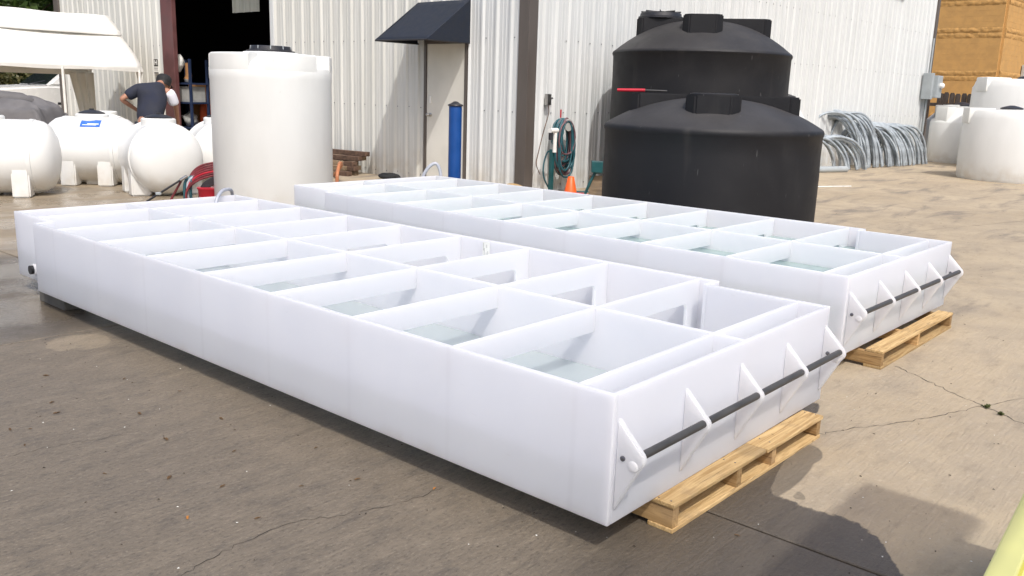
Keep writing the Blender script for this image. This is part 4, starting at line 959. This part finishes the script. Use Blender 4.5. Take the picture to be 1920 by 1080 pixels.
fl = MB().grid(6, 14, lambda a, b: (X1-.02+.015*math.sin(8*b+3*a), YE0+.28*a*(1-.55*b), ZE+.02+.1*a*(1-b)-.62*b)).build('corner_flap', M['canvas_cream'], ct, 180); fl.modifiers.new('t', 'SOLIDIFY').thickness = .006
cu = MB().grid(14, 16, lambda a, b: (X1-.05-.5*a*(1-.5*b)+.03*math.sin(a*16), YE1-.15-.05*math.cos(a*16), ZE-.1-1.3*b)).build('tied_curtain', M['canvas_cream'], ct, 180); cu.modifiers.new('t', 'SOLIDIFY').thickness = .006
for x, y in ((6.35, YE0), (7.55, YE0), (X1-.08, YE0), (6.9, YE1), (X1-.08, YE1), (3.5, YE0), (3.5, YE1), (X0+.1, YE0), (X0+.1, YE1)):
    MB().tube([(x, y, 0), (x, y, ZE-.02)], .028, 12).build('pole', M['pvc'], ct, 60)
for y in (YE0+.01, YE1-.01): MB().tube([(X0, y, ZE-.03), (X1, y, ZE-.03)], .022, 10).build('eave_bar', M['pvc'], ct, 60)
MB().tube([(X0, YR, ZR-.03), (X1, YR, ZR-.03)], .022, 10).build('ridge_bar', M['pvc'], ct, 60)

# grey covered machine
cv = MB()
def cover(a, b):
    u_ = a*2-1; v_ = b*2-1
    ex = 1.05*math.copysign(abs(math.sin(u_*math.pi/2))**.7, u_); ey = .62*math.copysign(abs(math.sin(v_*math.pi/2))**.7, v_)
    edge = max(abs(u_), abs(v_)); z = 1.18*(1-max(0, (edge-.62)/.38)**1.6)
    z += .22*math.exp(-((u_+.15)**2*5+(v_+.1)**2*3))
    fold = .05*math.sin(9*v_+4*u_+2.5*mnoise.noise(Vector((u_*2, v_*2, 0))))*(1 if z > .2 else .4)+.03*math.sin(21*(v_*.8+u_*.35))
    z = max(.02, z+fold); k = 1+.10*(1-z/1.3)+.03*mnoise.noise(Vector((u_*6, v_*6, 5)))
    return (ex*k, ey*k, z)
cvo = cv.grid(70, 50, cover).build('covered_machine', M['tarp'], None, 180, (5.2, 15.35, 0)); cvo.rotation_euler = (0, 0, R(131)); cvo.scale = (.9, .8, .80)
tag(cvo, 'machine under a folded grey cloth cover behind the left leg tanks', 'covered machine')
MB().tube([(-.7, -.35, 1.18), (-.45, .0, 1.36), (.1, .3, 1.42), (.5, .42, 1.30)], [.10, .15, .16, .10], 14).tube([(-.8, -.2, 1.10), (-.3, -.28, 1.30), (.3, -.05, 1.36), (.72, .2, 1.18)], [.09, .13, .14, .09], 14).tube([(-.6, .3, 1.1), (0, .42, 1.22), (.6, .44, 1.12)], [.1, .12, .08], 14).build('rolled_cloth', M['tarp'], cvo, 180)

# ================================================================== pickup truck
tk = thing('pickup_truck', 'white pickup truck parked beyond the end of the workshop, seen under the tent', 'pickup truck', (11.2, 26.6, 0), R(182)); tk.scale = (1.05, 1.05, 1.06)
MB().prism([(-2.7, .45), (2.55, .45), (2.7, .6), (2.72, .95), (2.62, 1.08), (1.15, 1.18), (-.9, 1.18), (-2.7, 1.15)], -.95, .95, 1, .05, 3).build('body', M['truckpaint'], tk, 40)
def cabin():
    b = [(1.2, -.88, 1.16), (-1.0, -.88, 1.16), (-1.0, .88, 1.16), (1.2, .88, 1.16)]; t = [(.38, -.70, 1.78), (-.8, -.70, 1.78), (-.8, .70, 1.78), (.38, .70, 1.78)]
    bm = bmesh.new(); B_ = [bm.verts.new(p) for p in b]; T_ = [bm.verts.new(p) for p in t]
    bm.faces.new(B_[::-1]); bm.faces.new(T_)
    for i in range(4): bm.faces.new((B_[i], B_[(i+1) % 4], T_[(i+1) % 4], T_[i]))
    bmesh.ops.recalc_face_normals(bm, faces=bm.faces)
    bmesh.ops.bevel(bm, geom=bm.edges[:], offset=.06, segments=3, affect='EDGES'); return MB().bm(bm)
cabin().build('cab', M['truckpaint'], tk, 40)
def lerp(a, b, t): return tuple(a[i]+(b[i]-a[i])*t for i in range(3))
def pane(name, p00, p10, p11, p01, nrm, e=.012, mat='glass'):
    vs = [Vector(p)+Vector(nrm)*e for p in (p00, p10, p11, p01)]; vs += [Vector(p)-Vector(nrm)*.02 for p in (p00, p10, p11, p01)]
    MB().add(vs, [(0, 1, 2, 3), (7, 6, 5, 4), (0, 4, 5, 1), (1, 5, 6, 2), (2, 6, 7, 3), (3, 7, 4, 0)]).build(name, M[mat], tk)
pane('windshield', (1.14, -.80, 1.20), (1.14, .80, 1.20), (.44, .66, 1.74), (.44, -.66, 1.74), Vector((.62, 0, .82)).normalized())
for s in (-1, 1):
    nr = Vector((0, s*.96, .28)).normalized()
    pane('side_window', (.82, s*.872, 1.20), (.10, s*.872, 1.20), (.10, s*.715, 1.71), (.36, s*.715, 1.71), nr)
    pane('side_window', (.02, s*.872, 1.20), (-.80, s*.872, 1.20), (-.70, s*.715, 1.71), (.02, s*.715, 1.71), nr)
    mr = MB().bbox(.60, .74, s*1.06-.10, s*1.06+.10, 1.20, 1.40, .03).build('mirror', M['chrome'], tk, 40)
    MB().box(-.2, .95, s*.953-.004, s*.953+.004, .70, .76).build('side_trim', M['dark'], tk)
    MB().bbox(-.15, .0, s*.965-.015, s*.965+.015, 1.02, 1.06, .008).build('door_handle', M['dark'], tk)
    MB().bbox(2.55, 2.725, s*.72-.16, s*.72+.16, .82, 1.0, .03).build('headlight', M['chrome'], tk)
    for x in (1.75, -1.75):
        wh = MB().lathe([(.40, -.12), (.42, -.08), (.42, .08), (.40, .12)], 30, Matrix.Translation((x, s*.86, .42)) @ Matrix.Rotation(R(90), 4, 'X')).build('wheel', M['tyre'], tk, 40)
        MB().lathe([(.24, -.125), (.24, .125)], 20, Matrix.Translation((x, s*.86, .42)) @ Matrix.Rotation(R(90), 4, 'X')).build('rim', M['chrome'], wh, 40)
MB().bbox(2.70, 2.74, -.5, .5, .72, 1.0, .01).build('grille', M['dark'], tk)
MB().tube([(1.22, -.1, 1.20), (1.05, .55, 1.30)], .012, 6).build('wiper', M['dark'], tk)

# ================================================================== trees and shrubs behind
def leafcloud(m, centers, n, size, rnd):
    vs = []; fs = []
    for (cx_, cy_, cz_, rr_, rz_) in centers:
        for i in range(n):
            d = Vector((rnd.gauss(0, 1), rnd.gauss(0, 1), rnd.gauss(0, 1))).normalized()*(rnd.random()**.4)
            p = Vector((cx_+d.x*rr_, cy_+d.y*rr_, cz_+d.z*rz_))
            a = Vector((rnd.gauss(0, 1), rnd.gauss(0, 1), rnd.gauss(0, .6))).normalized(); b = a.cross(Vector((rnd.gauss(0, 1), rnd.gauss(0, 1), rnd.gauss(0, 1)))).normalized()
            s = size*rnd.uniform(.6, 1.3); o = len(vs)
            vs += [p-a*s, p+b*s*.5, p+a*s, p-b*s*.5]; fs.append((o, o+1, o+2, o+3))
    return m.add(vs, fs)
def tree(loc, h, r, label, seed, mat='leaf', cl=22):
    rnd = random.Random(seed); t = thing('tree', label, 'tree', loc, 0, 'trees behind the tent')
    tr = MB(); tr.tube([(0, 0, 0), (rnd.uniform(-.1, .1), 0, h*.3), (rnd.uniform(-.2, .2), .1, h*.6), (0, 0, h*.9)], [.20, .16, .10, .03], 10)
    cs = []
    for k in range(cl):
        a = rnd.uniform(0, 6.28); q = rnd.uniform(.2, 1); z = rnd.uniform(.12, 1.0)*h
        rad = r*math.sin(math.pi*min(.97, (z/h)*.75+.2))*q
        c = (rad*math.cos(a), rad*math.sin(a), z, r*rnd.uniform(.28, .45), r*rnd.uniform(.22, .36)); cs.append(c)
        tr.tube([(0, 0, max(.3, z*.6)), (c[0]*.6, c[1]*.6, z*.9), (c[0], c[1], z)], [.05, .03, .012], 6)
    tr.build('trunk', M['bark'], t, 60)
    leafcloud(MB(), cs, 800, .15, rnd).build('crown', M[mat], t)
tree((9.5, 38, 0), 7.5, 3.2, 'dark green leafy tree behind the left end of the tent', 1)
tree((12.5, 36.5, 0), 8.0, 3.0, 'dark green leafy tree against the end trim of the workshop', 2)
tree((6.5, 37.5, 0), 7.0, 3.2, 'green tree at the far left above the tent roof', 3)
tree((15.0, 42, 0), 8.5, 3.6, 'tall tree farthest back behind the workshop corner', 4)
tree((8.0, 43, 0), 9.0, 3.8, 'wide dark tree in the back row at far left', 7)
tree((17.5, 39, 0), 8.5, 3.6, 'tree mostly hidden by the workshop corner', 8)
tree((11.0, 42, 0), 8.5, 3.6, 'broad tree in the back row above the pickup truck', 6)
rnd = random.Random(77)
leafcloud(MB(), [(rnd.uniform(-4, 26), rnd.uniform(47, 54), rnd.uniform(.5, 8.5), 1.8, 1.4) for _ in range(130)], 170, .34, rnd).build('woodland', M['leaf'], None, kind='stuff')['label'] = 'dark woodland beyond the trees'
for i, (x, y, lab) in enumerate(((8.6, 34.0, 'low dry-leaved bush left of the pickup truck'), (11.5, 33.2, 'low dry-leaved bush straight behind the pickup cab'), (10.1, 34.6, 'low bush between the two dry bushes behind the truck'))):
    rnd = random.Random(30+i); b = thing('bush', lab, 'bush', (x, y, 0), 0, 'bushes behind the truck')
    MB().tube([(0, 0, 0), (.1, 0, .8)], [.05, .02], 8).tube([(0, 0, 0), (-.3, .1, .9)], [.04, .02], 8).build('stems', M['bark'], b)
    leafcloud(MB(), [(rnd.uniform(-1, 1), rnd.uniform(-.5, .5), rnd.uniform(.4, 1.7), .6, .5) for _ in range(12)], 380, .08, rnd).build('foliage', M['leaf2' if i != 2 else 'leaf'], b)

# ================================================================== yellow tub at the lower right, unseen shadow caster added outside the frame
yt = thing('yellow_tub', 'yellow green plastic tub rim at the lower right corner', 'tub', (0, 0, 0))
yt.location = (1.90, .022, 0); yt.rotation_euler = (0, 0, R(3)); yt.scale = (.82, 1, 1)
MB().bbox(-1.25, 1.25, .275, .315, .02, .335, .008).bbox(-1.25, 1.25, -.315, -.275, .02, .335, .008).bbox(1.21, 1.25, -.275, .275, .02, .335, .008).bbox(-1.25, -1.21, -.275, .275, .02, .335, .008).build('tub_wall', M['yellow'], yt)
MB().bbox(-1.27, 1.27, .262, .325, .336, .352, .006).bbox(-1.27, 1.27, -.325, -.262, .336, .352, .006).bbox(1.20, 1.27, -.262, .262, .336, .352, .006).bbox(-1.27, -1.20, -.262, .262, .336, .352, .006).build('tub_rim', M['yellowlight'], yt)
MB().box(-1.21, 1.21, -.275, .275, .2, .22).build('tub_floor', M['yellowlight'], yt)
st = thing('shadow_caster', 'unseen grey board on two posts, added outside the picture to cast the lower right shadow', 'shadow caster', (0, 0, 0))
MB().bbox(.2, 2.1, -1.185, -.80, 2.92, 3.0, .01).build('caster_board', M['meter'], st)  # unseen board, added for the shadow band it throws beside the tub
for x in (.3, 1.0): MB().bbox(x, x+.06, -1.14, -1.08, 0, 2.915, .006).build('post', M['meter'], st)
# ================================================================== litter
rn = random.Random(21)
lm = []
for k in range(4):
    rnd = random.Random(k); vs = []; n = 10
    for i in range(n):
        a = 2*math.pi*i/n; r = (.5+.5*abs(math.cos(a)))*rnd.uniform(.75, 1.1)
        vs.append((r*math.cos(a), .5*r*math.sin(a), .12+.22*rnd.random()*abs(math.sin(a))))
    vs.append((0, 0, .04)); fs = [(i, (i+1) % n, n) for i in range(n)]
    lm.append(fs and MB().add(vs, fs).mesh('fallen_leaf', M['fallen']))
lo = MB().add([tuple(v.co) for v in lm[1].vertices], [tuple(p.vertices) for p in lm[1].polygons]).mesh('fallen_leaf', M['fallen2'])
o = inst('fallen_leaf', lo, None, (1.34, 2.57, .001), (0, 0, 1.0), (.014, .014, .014)); tag(o, 'bright orange fallen leaf alone on the concrete at lower left', 'leaf', 'fallen leaves on the concrete')
o = inst('fallen_leaf', lo, None, (2.08, 2.14, .001), (0, 0, .3), (.012, .012, .012)); tag(o, 'small rust-orange fallen leaf just outside the shadow of the nearer raceway', 'leaf', 'fallen leaves on the concrete')
SPOT = [(1.2, 3.58), (1.93, 2.4), (2.55, 1.16), (1.43, 3.85), (1.22, 3.79), (1.28, 3.74), (1.47, 4.0), (1.9, 3.3), (1.75, 2.95), (1.62, 3.25), (1.45, 2.9), (1.3, 3.1), (1.85, 4.1), (1.6, 4.4), (1.95, 3.75), (1.75, 2.5), (1.55, 2.7), (1.5, 2.4), (2.0, 2.75), (1.68, 3.6)]
for i, (x, y) in enumerate(SPOT):
    s = rn.uniform(.010, .020)
    o = inst('fallen_leaf', lm[i % 4], None, (x, y, .001), (0, 0, rn.uniform(0, 6.28)), (s, s, s)); tag(o, 'small curled brown leaf on the damp concrete left of the nearer raceway', 'leaf', 'curled brown leaves on the damp concrete')
db = MB()
for i in range(600):
    x = rn.uniform(.9, 12) if rn.random() < .35 else rn.uniform(.9, 4.5); y = rn.uniform(.2, 7) if x < 5 else rn.uniform(.5, 6)
    s = rn.uniform(.001, .0036)*(1 if x < 5 else 1.6); a = rn.uniform(0, 3.14)
    db.add([(x+s*math.cos(a)*2, y+s*math.sin(a)*2, .001), (x-s*math.sin(a), y+s*math.cos(a), .003), (x-s*math.cos(a)*2, y-s*math.sin(a)*2, .001), (x+s*math.sin(a), y-s*math.cos(a), .004)], [(0, 1, 2), (0, 2, 3)])
dbo = db.build('debris', M['debris'], None, kind='stuff'); dbo['label'] = 'crumbs of dirt and leaf scattered over the concrete'
db = MB()
for i in range(160):
    x = rn.uniform(1, 5); y = rn.uniform(.3, 5); s = rn.uniform(.0012, .0035); a = rn.uniform(0, 3.14)
    db.add([(x+s*math.cos(a)*1.6, y+s*math.sin(a)*1.6, .001), (x-s*math.sin(a), y+s*math.cos(a), .003), (x-s*math.cos(a)*1.6, y-s*math.sin(a)*1.6, .001), (x+s*math.sin(a), y-s*math.cos(a), .003)], [(0, 1, 2), (0, 2, 3)])
dbo = db.build('plastic_shavings', M['paper'], None, kind='stuff'); dbo['label'] = 'tiny white plastic shavings scattered over the concrete'
for i, (x, y, lab) in enumerate(((4.60, .87, 'larger green weed growing in the crack at right'), (4.535, .79, 'smaller green weed growing in the crack at right'))):
    wv = []; wf = []
    for k in range(16):
        a = rn.uniform(0, 6.28); l = rn.uniform(.012, .032)*(1 if i == 0 else .75); z = rn.uniform(.006, .022); o_ = len(wv); d = Vector((math.cos(a), math.sin(a), 0)); p = Vector((-d.y, d.x, 0))*.004
        wv += [p+Vector((0, 0, .001)), -p+Vector((0, 0, .001)), d*l*.6-p+Vector((0, 0, z)), d*l+Vector((0, 0, z*.7)), d*l*.6+p+Vector((0, 0, z))]; wf.append((o_, o_+1, o_+2, o_+3, o_+4))
    o = MB().add(wv, wf).build('weed', M['grass'], None, None, (x, y, 0)); tag(o, lab, 'weed', 'weeds in the crack')
